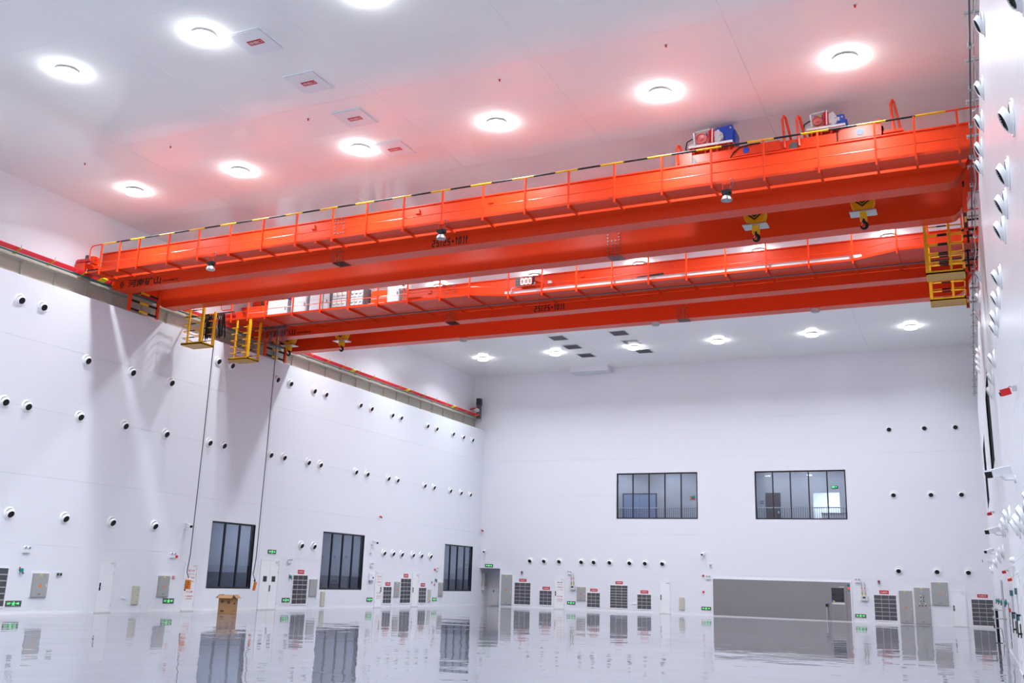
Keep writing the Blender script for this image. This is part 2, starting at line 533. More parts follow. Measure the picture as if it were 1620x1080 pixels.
part('handle', MB().box(.30, .38, -.09, -.03, .95, 1.1), LGREY, t)
t = thing('corridor_sign', 'two small wall plates beside the dark brown corridor door', 'sign', (bx(-12.0), CY1 - .01, bz(7.2)))
part('plate', MB().box(-.13, .13, -.02, .01, -.02, .03), DGREY, t); part('plate', MB().box(-.13, .13, -.02, .01, -.16, -.11), DGREY, t)
t = thing('exit_sign', 'small green exit sign over the lit corridor opening behind the right high window', 'exit sign', (bx(-7.52), CY1 - .03, bz(8.05)))
part('case', MB().box(-.2, .2, -.03, .03, -.07, .07), DARK, t); part('pictogram', MB().box(-.17, .02, -.035, -.03, -.05, .05).box(.07, .15, -.035, -.03, -.03, .03), LEDGREEN, t)
t = thing('notice_board', 'small coloured notice on the corridor wall behind the left high window', 'notice', (bx(-16.5), CY1 - .01, bz(7.45)))
part('sheet', MB().box(-.17, -.09, -.015, .01, -.12, .12), ORNG, t); part('sheet', MB().box(-.05, .17, -.015, .01, -.02, .12), TEAL, t); part('sheet', MB().box(-.05, .17, -.015, .01, -.12, -.04), RED, t)
t = thing('storage_crate', 'grey crate in the lit opening behind the right high window', 'crate', (bx(-7.6), CY1 - .6, 5.75))
part('body', MB().box(-.7, .7, -.3, .3, 0, .85), LGREY, t); part('lid', MB().box(-.72, .72, -.32, .32, .85, .92), GREY, t)

# entrance alcove in the far left corner
AD = 1.35
struct('wall_alcove', MB().box(XL - .1, XL - .013, YB + .28, YB + AD, 0, 2.6).box(ALC[1], ALC[1] + .1, YB + .28, YB + AD, 0, 2.6).box(XL - .1, ALC[1] + .1, YB + AD, YB + AD + .1, 0, 2.6).box(XL - .1, ALC[1] + .1, YB + .02, YB + AD, 2.58, 2.7), WALL)
# ------------------------------------------------------------------ ceiling lights, smoke vents, grilles
ring_me = MB().lathe([(.10, 0), (.10, .075), (.345, .08), (.352, .09)], Matrix.Rotation(PI / 2, 4, 'X'), 24, True).mesh('housing', WHITE, True)
diff_me = MB().lathe([(.352, .165), (.34, .178), (.0, .182)], Matrix.Rotation(PI / 2, 4, 'X'), 24).mesh('diffuser', DIFF, True)
side_me = MB().lathe([(.352, .09), (.352, .165)], Matrix.Rotation(PI / 2, 4, 'X'), 24).mesh('added_glow_ring', SIDE, True)  # emissive ring added as uplight, brightens the ceiling round each fixture
COLN = ['leftmost', 'second', 'third', 'fourth', 'fifth', 'rightmost']
lamp_d = bpy.data.lights.new('downlight', 'AREA')
lamp_d.shape = 'DISK'; lamp_d.size = .36; lamp_d.energy = LAMP_W; lamp_d.color = LAMP_RGB; lamp_d.spread = math.radians(LAMP_SPREAD)
for j, y in enumerate(LY):
    for i, x in enumerate(LX):
        row = '%s row from the back wall' % ORD[len(LY) - 1 - j]
        t = thing('ceiling_light', 'round white ceiling downlight, %s column, %s' % (COLN[i], row), 'light', (x, y, ZC), 0, 'ceiling downlights')
        link('housing', ring_me, t); link('diffuser', diff_me, t); link('added_glow_ring', side_me, t)
        o = bpy.data.objects.new('lamp', lamp_d); COL.objects.link(o); o.parent = t; o.location = (0, 0, -.195)

SIGNRED = mat('sign_red', (0.52, 0.004, 0.010), 0.45, spec=0.3)
SIGNWHITE = mat('sign_white', (0.88, 0.88, 0.9), 0.4)
def down_text(body, h, m):            # lettering on a ceiling, read with +X to the right
    me, w = text_mesh(body, h, m, bold=.004)
    for v in me.vertices: v.co = Vector((v.co.x - w / 2, -(v.co.z - h / 2), 0))
    return me, w
for k, y in enumerate((19.35, 21.88, 24.43, 26.95)):
    lab = ['nearest the camera', 'second from the camera', 'third from the camera', 'farthest from the camera'][k]
    t = thing('smoke_vent', 'white smoke vent panel with red sign, %s on the ceiling' % lab, 'vent', (-17.58, y, ZC), 0, 'smoke vents on the ceiling')
    part('panel', MB().box(-.52, .52, -.52, .52, -.05, -.02), WHITE, t)
    part('frame', MB().box(-.57, -.535, -.57, .57, -.03, 0).box(.535, .57, -.57, .57, -.03, 0).box(-.535, .535, -.57, -.535, -.03, 0).box(-.535, .535, .535, .57, -.03, 0), WHITE, t)
    s = part('sign', MB().box(-.25, .25, -.11, .11, -.056, -.05), SIGNRED, t)
    me, w = down_text('排烟口', .14, SIGNWHITE)
    link('lettering', me, s, (0, 0, -.058))
def grille_mesh():
    return None
for c, (x, side) in enumerate(((-22.48, 'left'), (-18.48, 'right'))):
    for k, y in enumerate((54.25, 56.68, 59.2)):
        t = thing('ceiling_grille', 'dark ceiling grille, %s in the %s column of three before the back wall' % (['nearest', 'middle', 'farthest'][k], side), 'vent', (x, y, ZC), 0, 'ceiling grilles near the back wall')
        part('frame', MB().box(-.52, -.48, -.56, .56, -.035, 0).box(.48, .52, -.56, .56, -.035, 0).box(-.48, .48, -.56, -.52, -.035, 0).box(-.48, .48, .52, .56, -.035, 0), LGREY, t)
        part('backing', MB().box(-.48, .48, -.52, .52, -.012, -.004), DGREY, t)
        sl = MB()
        for q in range(12): sl.box(-.47 + q * .08, -.47 + q * .08 + .03, -.52, .52, -.03, -.012)
        part('slat', sl, SLAT, t, kind='stuff')
for k, (x, y) in enumerate(((-29.3, 23.8), (-25.1, 23.85), (-19.1, 23.9), (-12.0, 23.9), (-6.8, 23.9), (-1.74, 23.85))):
    t = thing('sprinkler', 'tiny red ceiling sprinkler, %s from the left in its row' % ORD[k], 'sprinkler', (x, y, ZC), 0, 'ceiling sprinklers')
    part('rosette', MB().cyl((0, 0, 0), (0, 0, -.02), .06, 12), WHITE, t)
    part('head', MB().cyl((0, 0, -.02), (0, 0, -.09), .03, 10, .02), RED, t)

# ------------------------------------------------------------------ jet nozzles
TILT = math.radians(-22)
Mt = Matrix.Rotation(-TILT, 4, 'X')
fl_me = MB().lathe([(.245, -.001), (.245, .014), (.228, .022), (.214, .012), (.206, .012), (.202, .03), (.185, .045)], None, 24, True).mesh('flange', NOZW, True)
sp_me = MB().lathe([(.186, .055), (.178, .075), (.160, .098), (.146, .125), (.140, .131), (.131, .128), (.128, .10)], Mt, 24).mesh('spout', NOZW, True)
th_me = MB().lathe([(.130, .118), (.126, .095), (.0, .094)], Mt, 20).mesh('throat', VOID, True)
def nozzle(w, u, z, label, group):
    t = wthing('jet_nozzle', label, 'air nozzle', w, u, z, group)
    link('flange', fl_me, t); link('spout', sp_me, t); link('throat', th_me, t)
LT = [24.04, 25.04, 34.92, 35.88, 39.36, 40.46, 42.54, 43.61, 47.04, 48.24, 50.59, 51.62, 54.96, 56.2, 58.52, 60.05, 61.46]
def row(w, us, z, far, rowname, wall):
    n = len(us)
    for i, u in enumerate(us):
        k = n - 1 - i
        nozzle(w, u, z, 'white jet nozzle, %s from the %s, %s, %s' % (ORD[k], far, rowname, wall), '%s, %s' % (rowname, wall))
row('L', LT, 11.5, 'back corner', 'top row', 'left wall')
row('L', [27.44, 29.82, 32.09], 9.9, 'back corner', 'short upper row', 'left wall')
row('L', [24.04, 25.02, 27.46, 29.79, 32.14, 34.9, 35.88, 39.36, 40.45, 42.53, 43.61, 47.06, 48.25, 50.58, 51.63, 55.0, 56.22, 58.5, 60.03, 61.45], 7.6, 'back corner', 'middle row', 'left wall')
row('L', [24.96, 27.42, 29.76, 32.1], 3.6, 'back corner', 'low row near the doors', 'left wall')
row('L', [42.51, 43.61], 3.24, 'back corner', 'pair beside second window', 'left wall')
row('L', [50.61, 51.63, 52.65, 54.0, 55.04, 56.23], 3.16, 'back corner', 'low row of six', 'left wall')
row('B', [-28.08, -27.01, -25.88, -24.25, -23.35, -22.22, -20.82, -19.75, -18.57], 3.19, 'right end', 'low row of nine', 'back wall')
row('B', [-4.14, -2.13, -0.41], 11.56, 'right corner', 'top row', 'back wall')
row('B', [-4.12, -2.03, -0.37], 7.55, 'right corner', 'middle row', 'back wall')
row('B', [-4.1, -2.0, -0.33], 3.08, 'right corner', 'low row', 'back wall')
row('R', RW_TOP, 11.5, 'back corner', 'top row', 'right wall')
row('R', RW_MID, 7.6, 'back corner', 'middle row', 'right wall')
row('R', RW_LOWA, 3.62, 'back corner', 'low row', 'right wall')
row('R', RW_LOWB, 3.1, 'back corner', 'lowest row', 'right wall')

# ------------------------------------------------------------------ doors
def door(w, u0, u1, z1, label, leaves=1, texts=False, hinge='far', view=False):
    c = (u0 + u1) / 2; hw = (u1 - u0) / 2
    t = wthing('service_door', label, 'door', w, c, 0.0)
    part('frame', MB().box(-hw, -hw + .05, -.03, .01, 0, z1).box(hw - .05, hw, -.03, .01, 0, z1).box(-hw + .05, hw - .05, -.03, .01, z1 - .05, z1), OFFW, t)
    xs = [(-hw + .055, hw - .055)] if leaves == 1 else [(-hw + .055, -.004), (.004, hw - .055)]
    for q, (a, b) in enumerate(xs):
        lf = part('leaf', MB().box(a, b, -.022, .008, .05, z1 - .055), WHITE, t)
        if leaves == 2:
            cx = (a + b) / 2
            part('vision_panel', MB().box(cx - .14, cx + .14, -.026, -.02, 1.35, 1.62), DARK, lf)
    part('threshold', MB().box(-hw, hw, -.05, .005, 0.0, .045), LGREY, t)
    hx = (-hw + .12) if hinge == 'far' else (hw - .12)
    if leaves == 2: hx = .07
    hd = part('handle_plate', MB().box(hx - .028, hx + .028, -.045, -.02, .88, 1.18), BLK, t)
    s = 1 if hinge == 'far' else -1
    part('lever', MB().tube([(hx, -.045, 1.02), (hx, -.085, 1.02), (hx + s * .11, -.085, 1.02)], .012, 8), LGREY, hd)
    hgx = (hw - .055) if hinge == 'far' else (-hw + .055)
    for z in (.25, z1 * .72, z1 - .3):
        part('hinge', MB().cyl((hgx, -.035, z), (hgx, -.035, z + .11), .014, 8), LGREY, t)
    part('closer', MB().box(hgx - s * .22, hgx - s * .04, -.05, -.022, z1 - .16, z1 - .11), LGREY, t)
    if texts:
        lines = [('消火栓', 1.72, .10, .42), ('消防设施 请勿遮挡', 1.60, .035, .40), ('火警电话', 1.42, .075, .46), ('一一九', 1.25, .075, .46), ('灭火器', .80, .085, .40), ('严禁挪用', .62, .06, .46), ('定期检查', .52, .04, .42)]
        for body, z, h, wd in lines:
            me, ww = TXT(body, h, SIGNRED, wd)
            link('lettering', me, t, (-ww / 2 + .03, -.0235, z))
    return t
_tx = {}
def TXT(body, h, m, wd):
    k = (body, h, wd, m.name)
    if k not in _tx: _tx[k] = text_mesh(body, h, m, bold=.01, width=wd)
    return _tx[k]
door('L', 29.44, 30.26, 2.10, 'plain white door left of the cream socket panel, nearest the camera on the left wall')
door('L', 34.22, 35.02, 2.11, 'white fire hydrant door with red lettering left of the first left window', texts=True)
door('L', 39.43, 40.87, 2.45, 'white double door with two small dark vision panels, under an exit sign', leaves=2)
door('L', 49.88, 50.65, 2.11, 'white fire hydrant door with red lettering between second window and small louver', texts=True, hinge='near')
door('L', 54.14, 54.95, 2.08, 'plain white door between tall louver and small louver on the left wall')
door('B', -26.24, -25.45, 2.11, 'white fire hydrant door with red lettering on the back wall', texts=True)
door('B', -18.8, -18.05, 2.10, 'plain white door beside the cream socket panel on the back wall')
door('B', -1.36, -0.55, 2.02, 'plain white door right of the grey cabinets at the back right')
door('R', 26.0, 27.9, 2.3, 'white door with black bar handle on the right wall, nearer the back')
door('R', 23.2, 25.1, 2.3, 'white door with black bar handle on the right wall, nearer the camera')

# alcove fittings
t = thing('alcove_door', 'white door with small blue sign at the back of the corner alcove', 'door', (-31.15, YB + AD, 0))
part('leaf', MB().box(-.42, .62, -.02, .01, .03, 2.1), OFFW, t)
part('kick_panel', MB().box(-.45, .66, -.035, -.02, .05, .92), WHITE, t)
part('sign', MB().box(.12, .45, -.03, -.02, 1.35, 1.6), mat('sign_dark_blue', (.01, .04, .11), .4), t)
part('handle', MB().box(-.36, -.32, -.06, -.02, .95, 1.1), DGREY, t)
t = thing('wall_box', 'tall grey box hanging high inside the corner alcove', 'electrical box', (XL + .12, YB + .55, 1.7))
part('body', MB().box(-.12, .12, -.2, .2, -.35, .55), GREY, t); part('lower_box', MB().box(-.12, .08, -.14, .14, -.62, -.36), LGREY, t)

# ------------------------------------------------------------------ grey electrical cabinets
TRI = mat('warning_orange', (0.85, 0.23, 0.01), 0.4)
STK = mat('sticker_yellow', (0.9, 0.66, 0.02), 0.4)
def cabinet(w, u0, u1, z0, z1, label, tri=True, pilot=None, buttons=False, plain=False, depth=.06, trim=True):
    c = (u0 + u1) / 2; hw = (u1 - u0) / 2; H = z1 - z0
    t = wthing('electrical_cabinet', label, 'cabinet', w, c, z0)
    if trim: part('surround', MB().box(-hw - .05, -hw, -.02, .0, 0, H + .04).box(hw, hw + .05, -.02, .0, 0, H + .04).box(-hw, hw, -.02, .0, H, H + .04), WHITE, t)
    part('body', MB().box(-hw, hw, -depth, .01, 0, H), GREY, t)
    d = part('door', MB().box(-hw + .025, hw - .025, -depth - .012, -depth, .025, H - .025), GREY, t)
    part('handle', MB().box(hw - .09, hw - .06, -depth - .03, -depth - .012, H * .42, H * .42 + .13), LGREY, d)
    if tri: 
        zc = H * .5 if not plain else H * .5
        s = .075
        part('warning_sign', MB().prism([(-s, zc - s * .75), (s, zc - s * .75), (0, zc + s)], 'y', -depth - .016, -depth - .011), TRI, d)
        part('sticker', MB().box(-.05, .05, -depth - .014, -depth - .011, H - .085, H - .03), STK, d)
        part('name_plate', MB().box(-.06, .06, -depth - .014, -depth - .011, .10, .13), DGREY, d)
    if pilot:
        part('meter', MB().cyl((0, -depth - .01, pilot), (0, -depth - .035, pilot), .055, 14), mat('meter_violet', (.42, .42, .66), .2), d)
    if buttons:
        for r, (zz, n) in enumerate(((1.62, 2), (1.40, 2), (1.15, 3))):
            for q in range(n):
                x = (q - (n - 1) / 2) * .16
                part('indicator', MB().cyl((x, -depth - .01, zz), (x, -depth - .04, zz), .03, 10), mat('lens_white', (.8, .85, .85), .2) if q % 2 == 0 else mat('lens_green', (.03, .5, .2), .2), d)
                part('selector', MB().cyl((x, -depth - .01, zz - .11), (x, -depth - .045, zz - .11), .028, 10), BLK, d)
    return t
cabinet('L', 26.34, 27.03, .61, 1.49, 'grey wall cabinet with orange warning triangle, nearest the camera on the left wall')
cabinet('L', 32.68, 33.35, .62, 1.51, 'grey wall cabinet with warning triangle above a green exit sign, left wall')
cabinet('L', 43.50, 44.16, .64, 1.52, 'plain grey wall cabinet between tall louver and second window', tri=False)
cabinet('L', 52.02, 52.63, .61, 1.49, 'grey wall cabinet with warning triangle between two louvers, left wall')
cabinet('L', 57.49, 58.11, .64, 1.52, 'grey wall cabinet with warning triangle beside the third left window')
cabinet('B', -30.24, -29.41, .14, 2.19, 'tall grey cabinet beside the corner alcove', pilot=1.78)
cabinet('B', -24.56, -23.92, .63, 1.51, 'grey wall cabinet with warning triangle in the middle of the back wall')
cabinet('B', -4.18, -3.45, .07, 1.92, 'tall grey cabinet with one meter, left of the two back right cabinets', pilot=1.55)
cabinet('B', -3.33, -2.48, .06, 2.12, 'tallest grey cabinet with rows of indicator lamps, back right', pilot=1.85, buttons=True)
cabinet('B', -2.38, -1.49, 1.16, 2.45, 'grey wall cabinet hung high beside the back right door', pilot=.42)

def socket_panel(w, u0, u1, z0, z1, label):
    c = (u0 + u1) / 2; hw = (u1 - u0) / 2; H = z1 - z0
    t = wthing('socket_panel', label, 'socket panel', w, c, z0)
    part('body', MB().box(-hw, hw, -.05, .01, 0, H), CREAM, t)
    n = 3
    for k in range(n):
        cv = part('cover', MB().box(-hw + .03, hw - .03, -.062, -.05, k * H / n + .02, (k + 1) * H / n - .02), CREAM, t)
        part('latch', MB().box(.02, hw - .06, -.07, -.062, (k + .5) * H / n - .012, (k + .5) * H / n + .012), GREY, cv)
socket_panel('L', 31.31, 31.68, .31, 1.07, 'cream socket panel right of the nearest white door, left wall')
socket_panel('L', 44.59, 44.95, .15, .90, 'cream socket panel below the second left window')
socket_panel('L', 56.17, 56.54, .31, 1.06, 'cream socket panel near the third left window')
socket_panel('B', -17.47, -17.12, .30, 1.07, 'cream socket panel on the back wall beside the white door')

# ------------------------------------------------------------------ louvers with red signs
def louver(w, u0, u1, z0, z1, label, rows=6, cols=3):
    c = (u0 + u1) / 2; hw = (u1 - u0) / 2; H = z1 - z0
    t = wthing('air_louver', label, 'louver', w, c, z0)
    part('frame', MB().box(-hw - .05, -hw, -.025, .01, -.05, H + .05).box(hw, hw + .05, -.025, .01, -.05, H + .05).box(-hw, hw, -.025, .01, -.05, 0).box(-hw, hw, -.025, .01, H, H + .05), WHITE, t)
    part('backing', MB().box(-hw, hw, -.004, .01, 0, H), DGREY, t)
    for k in range(1, rows):
        part('rail', MB().box(-hw, hw, -.028, -.004, k * H / rows - .018, k * H / rows + .018), SLATL, t)
    for k in range(1, cols):
        part('divider', MB().box(-hw + k * 2 * hw / cols - .012, -hw + k * 2 * hw / cols + .012, -.024, -.004, 0, H), SLATL, t)
    fine = MB()
    n = int(2 * hw / .055)
    for k in range(n):
        x = -hw + (k + .5) * 2 * hw / n
        fine.box(x - .012, x + .012, -.018, -.004, 0, H)
    part('fin', fine, SLAT, t, kind='stuff')
def red_sign(w, u0, u1, z0, z1, label):
    c = (u0 + u1) / 2; hw = (u1 - u0) / 2; H = z1 - z0
    t = wthing('red_sign', label, 'sign', w, c, z0)
    part('plate', MB().box(-hw, hw, -.012, .002, 0, H), SIGNRED, t)
    me, ww = TXT('空调回风', H * .44, SIGNWHITE, hw * 2 * .78)
    link('lettering', me, t, (-ww / 2, -.0135, H * .28))
LV = [('L', 24.0, 25.28, .30, 1.64, 'dark louver at the left edge of the picture, left wall', 6, None),
      ('L', 42.10, 43.32, .27, 1.70, 'tall dark louver between the double door and second window, left wall', 6, (42.46, 42.99, 1.78, 1.98)),
      ('L', 50.84, 51.75, .25, 1.18, 'small dark louver right of the lettered hydrant door, left wall', 4, (51.05, 51.6, 1.26, 1.46)),
      ('L', 52.79, 54.0, .25, 1.69, 'tall dark louver between grey cabinet and white door, left wall', 6, (53.12, 53.64, 1.77, 1.98)),
      ('L', 55.02, 55.95, .25, 1.16, 'small dark louver left of the last cream socket panel, left wall', 4, (55.26, 55.78, 1.24, 1.45)),
      ('B', -29.22, -28.01, .22, 1.66, 'tall dark louver beside the tall grey alcove cabinet', 6, (-28.88, -28.33, 1.74, 1.93)),
      ('B', -27.31, -26.41, .25, 1.18, 'small dark louver left of the back hydrant door', 4, (-27.1, -26.55, 1.26, 1.45)),
      ('B', -23.82, -22.91, .23, 1.15, 'small dark louver right of the middle grey cabinet, back wall', 4, (-23.61, -23.09, 1.25, 1.43)),
      ('B', -22.18, -20.97, .25, 1.69, 'tall dark louver between the two right small louvers, back wall', 8, (-21.82, -21.31, 1.78, 1.96)),
      ('B', -20.29, -19.36, .25, 1.16, 'small dark louver left of the plain back door', 4, (-20.08, -19.55, 1.24, 1.43)),
      ('B', -5.57, -4.34, .19, 1.62, 'tall dark louver left of the grey cabinets, back right', 6, (-5.25, -4.73, 1.70, 1.9)),
      ('B', -0.30, 0.82, .13, 1.55, 'tall dark louver in the far right corner', 6, (0.03, 0.57, 1.67, 1.85)),
      ('R', 32.6, 34.0, .3, 1.58, 'tall louver seen edge on, right wall', 6, None)]
for w, a, b, c, d, lab, rows, sg in LV:
    louver(w, a, b, c, d, lab, rows)
    if sg: red_sign(w, *sg, 'red sign over the ' + lab.replace('dark ', ''))

# ------------------------------------------------------------------ exit signs
def exit_sign(w, u0, u1, z0, z1, label, dirs='lr'):
    c = (u0 + u1) / 2; hw = (u1 - u0) / 2; H = z1 - z0
    t = wthing('exit_sign', label, 'exit sign', w, c, z0)
    part('case', MB().box(-hw, hw, -.025, .002, 0, H), mat('sign_case', (.09, .095, .09), .35), t)
    y0, y1 = -.028, -.025
    zc = H / 2
    man = MB()
    man.prism([(.0, zc + .035), (.022, zc + .045), (.03, zc + .065), (.01, zc + .078), (-.008, zc + .06)], 'y', y0, y1)
    man.prism([(-.04, zc + .03), (.03, zc + .028), (.02, zc - .025), (-.025, zc - .02)], 'y', y0, y1)
    man.prism([(-.025, zc - .02), (.0, zc - .02), (-.04, zc - .075), (-.065, zc - .065)], 'y', y0, y1)
    man.prism([(.0, zc - .02), (.02, zc - .025), (.055, zc - .05), (.04, zc - .078), (.025, zc - .07), (.03, zc - .05)], 'y', y0, y1)
    man.prism([(.03, zc + .02), (.07, zc + .0), (.075, zc + .015), (.035, zc + .03)], 'y', y0, y1)
    man.prism([(-.04, zc + .03), (-.085, zc + .005), (-.08, zc - .008), (-.035, zc + .012)], 'y', y0, y1)
    part('pictogram', man, LEDGREEN, t)
    for s in dirs:
        k = -1 if s == 'l' else 1
        ar = MB().prism([(k * .24, zc), (k * .185, zc + .05), (k * .185, zc + .018), (k * .115, zc + .018), (k * .115, zc - .018), (k * .185, zc - .018), (k * .185, zc - .05)][::k], 'y', y0, y1)
        part('arrow', ar, LEDGREEN, t)
    if dirs == 'r':
        me, ww = TXT('EXIT', .07, LEDGREEN, .14)
        link('lettering', me, t, (-.265, -.0265, zc - .035))
exit_sign('L', 25.36, 26.02, .295, .495, 'low green exit sign nearest the camera, left wall', 'r')
exit_sign('L', 33.12, 33.76, .35, .56, 'low green exit sign under the second grey cabinet, left wall', 'r')
exit_sign('L', 39.88, 40.52, 2.715, 2.915, 'green exit sign above the white double door')
exit_sign('L', 41.32, 41.93, .35, .57, 'low green exit sign right of the white double door')
exit_sign('L', 49.11, 49.7, .35, .57, 'low green exit sign left of the lettered hydrant door near second window')
exit_sign('L', 56.79, 57.38, .355, .55, 'low green exit sign before the third left window')
exit_sign('B', -31.58, -30.96, 2.68, 2.88, 'green exit sign above the corner alcove')
exit_sign('B', -25.27, -24.66, .35, .55, 'low green exit sign right of the back hydrant door')
exit_sign('B', -16.02, -15.41, .35, .55, 'low green exit sign left of the stainless wall')
exit_sign('B', -6.69, -6.07, .29, .48, 'low green exit sign right of the stainless wall')
# ------------------------------------------------------------------ small wall fittings
def emergency_light(w, u, z, label):
    t = wthing('emergency_light', label, 'emergency light', w, u, z)
    part('body', MB().box(-.15, .15, -.07, .002, -.11, .03), WHITE, t)
    part('lower_strip', MB().box(-.14, .14, -.075, -.06, -.11, -.08), LGREY, t)
    for s in (-1, 1):
        h = part('lamp_head', MB().cyl((s * .085, -.02, .085), (s * .085, -.10, .07), .055, 14, .06), WHITE, t, smooth=True)
        part('lens', MB().cyl((s * .085, -.10, .07), (s * .085, -.104, .069), .045, 14), GREY, h)
emergency_light('L', 25.9, 2.33, 'white twin head emergency light above the nearest valve, left wall')
emergency_light('L', 33.36, 2.39, 'white twin head emergency light beside a red alarm, left wall')
emergency_light('L', 41.66, 2.40, 'white twin head emergency light right of the double door')
emergency_light('L', 49.37, 2.42, 'white twin head emergency light beside the second left window')
emergency_light('L', 57.22, 2.37, 'white twin head emergency light before the third left window')
emergency_light('B', -25.1, 2.43, 'white twin head emergency light above the back hydrant door meter')
emergency_light('B', -15.53, 2.37, 'white twin head emergency light left of the stainless wall')
emergency_light('B', -6.45, 2.42, 'white twin head emergency light right of the stainless wall')

def red_alarm(w, u, z, label, r=.06):
    t = wthing('alarm_sounder', label, 'alarm', w, u, z)
    part('base', MB().cyl((0, .002, 0), (0, -.03, 0), r * 1.1, 14), RED, t)
    part('dome', MB().lathe([(r, .03), (r * .9, .07), (r * .5, .10), (0, .11)], None, 14, True), RED, t, smooth=True)
red_alarm('L', 33.62, 2.35, 'red round alarm right of the emergency light, left wall')
red_alarm('L', 56.92, 2.33, 'red round alarm left of the emergency light near third window')
red_alarm('B', -15.88, 2.48, 'red round alarm above another, left of the stainless wall')
red_alarm('B', -15.88, 1.47, 'red round call point at door height, left of the stainless wall')
def call_point(w, u, z, label):
    t = wthing('call_point', label, 'call point', w, u, z)
    part('case', MB().box(-.055, .055, -.05, .002, -.055, .055), RED, t)
    part('button', MB().box(-.03, .03, -.056, -.05, -.03, .03), WHITE, t)
call_point('L', 33.59, 1.46, 'small red call point right of the second grey cabinet')
call_point('L', 57.01, 1.38, 'small red call point left of the last left grey cabinet')
call_point('R', 32.4, 1.38, 'red call point on the right wall')

def horn(w, u, z, label, sc=1.0):
    t = wthing('flame_detector', label, 'detector', w, u, z)
    part('bracket', MB().box(-.03 * sc, .03 * sc, -.09 * sc, .004, -.03 * sc, .03 * sc).tube([(0, -.06 * sc, 0), (0, -.14 * sc, .02 * sc)], .02 * sc, 8), LGREY, t)
    b = part('body', MB().cyl((-.09 * sc, -.16 * sc, .03 * sc), (.11 * sc, -.24 * sc, -.05 * sc), .075 * sc, 14), RED, t, smooth=True)
    part('eye', MB().cyl((.11 * sc, -.24 * sc, -.05 * sc), (.125 * sc, -.246 * sc, -.056 * sc), .055 * sc, 14), BLK, b)
horn('L', 49.87, 5.23, 'red flame detector above the second left window', .7)
horn('B', -31.85, 5.22, 'red flame detector at the far left corner of the back wall', .7)
def rhorn(u, z, label, sc):
    t = wthing('flame_detector', label, 'detector', 'R', u, z)
    part('bracket', MB().box(-.04 * sc, .04 * sc, -.10 * sc, .004, -.02 * sc, .10 * sc).tube([(0, -.06 * sc, .06 * sc), (0, -.16 * sc, .10 * sc), (0, -.22 * sc, .02 * sc)], .018 * sc, 8), GALV, t)
    b = part('body', MB().cbox((.02 * sc, -.24 * sc, -.04 * sc), (.22 * sc, .22 * sc, .16 * sc), (.25, .2, 0)), RED, t)
    part('eye', MB().cyl((0, -.34 * sc, -.08 * sc), (0, -.365 * sc, -.09 * sc), .05 * sc, 12), BLK, b)
rhorn(17.9, 5.1, 'large red flame detector on grey bracket high on the right wall', .72)
rhorn(42.5, 4.9, 'red flame detector below the dark far window slit, right wall', .7)
rhorn(51.0, 4.7, 'small red flame detector farthest along the right wall', .7)
rhorn(31.3, 2.45, 'upper red beacon of the pair low on the right wall', .45)
rhorn(27.0, 2.18, 'lower red beacon of the pair low on the right wall', .42)

def camera(w, u, z, label, yaw=0.0, sc=1.0, drop=0.0):
    t = wthing('security_camera', label, 'camera', w, u, z)
    part('wall_plate', MB().cyl((0, .003, 0), (0, -.03, 0), .06 * sc, 14), WHITE, t)
    part('arm', MB().tube([(0, -.02, 0), (0, -.14 * sc, 0), (.04 * sc * math.copysign(1, yaw or 1), -.20 * sc, .05 * sc)], .022 * sc, 8), WHITE, t)
    M = Matrix.Translation((.03 * sc, -.22 * sc, .10 * sc)) @ Matrix.Rotation(yaw, 4, 'Z') @ Matrix.Rotation(math.radians(14), 4, 'X')
    b = MB()
    for (sx, sy, sz, oy) in ((.13, .36, .11, 0), (.15, .40, .02, .065)):
        q = MB().cbox((0, 0, oy if sz < .05 else 0), (sx * sc, sy * sc, sz * sc))
        b.add([M @ Vector(p) for p in q.v], q.f)
    body = part('body', b, WHITE, t)
    q = MB().cbox((0, -.185 * sc, 0), (.125 * sc, .02, .105 * sc))
    f = MB(); f.add([M @ Vector(p) for p in q.v], q.f)
    part('front_glass', f, BLK, body)
    if drop: part('conduit', MB().box(-.012, .012, -.022, .002, -drop, -.06), WHITE, t)
    return t
camera('L', 33.95, 3.62, 'white bullet camera above the first lettered hydrant door, left wall', -.25, drop=.5)
camera('L', 49.3, 3.62, 'white bullet camera beside the second left window', -.25, drop=.5)
camera('B', -31.6, 3.66, 'white bullet camera above the corner alcove', .2, drop=.6)
camera('B', -15.85, 3.73, 'white bullet camera above the red alarms, left of the stainless wall', -.2)
camera('R', 21.3, 3.98, 'large white bullet camera nearest on the right wall', .75, 1.35)
camera('R', 33.0, 3.55, 'second white bullet camera along the right wall', .75, 1.25)
camera('R', 46.5, 3.5, 'third white bullet camera along the right wall', .75, 1.1)
camera('R', 58.5, 3.5, 'fourth white bullet camera, farthest along the right wall', .1, 1.1)

def valve_box(w, u, z, label, sc=1.0, teal=True):
    t = wthing('gas_detector', label, 'gas detector', w, u, z)
    part('back_plate', MB().box(-.05 * sc, .05 * sc, -.02, .002, -.09 * sc, .09 * sc), WHITE, t)
    part('body', MB().cyl((0, -.02, .02), (0, -.11 * sc, .02), .07 * sc, 14), TEAL if teal else DGREY, t, smooth=True)
    part('sensor', MB().cyl((.04 * sc, -.07 * sc, -.03 * sc), (.09 * sc, -.09 * sc, -.11 * sc), .03 * sc, 10), DGREY, t)
    part('beacon', MB().cyl((-.06 * sc, -.05 * sc, .07 * sc), (-.06 * sc, -.05 * sc, .13 * sc), .025 * sc, 10), RED, t)
valve_box('L', 25.78, 1.57, 'teal gas detector left of the nearest grey cabinet, left wall')
valve_box('L', 41.8, 1.60, 'teal gas detector left of the tall louver by the double door')
valve_box('L', 57.11, 1.64, 'teal gas detector near the third left window')
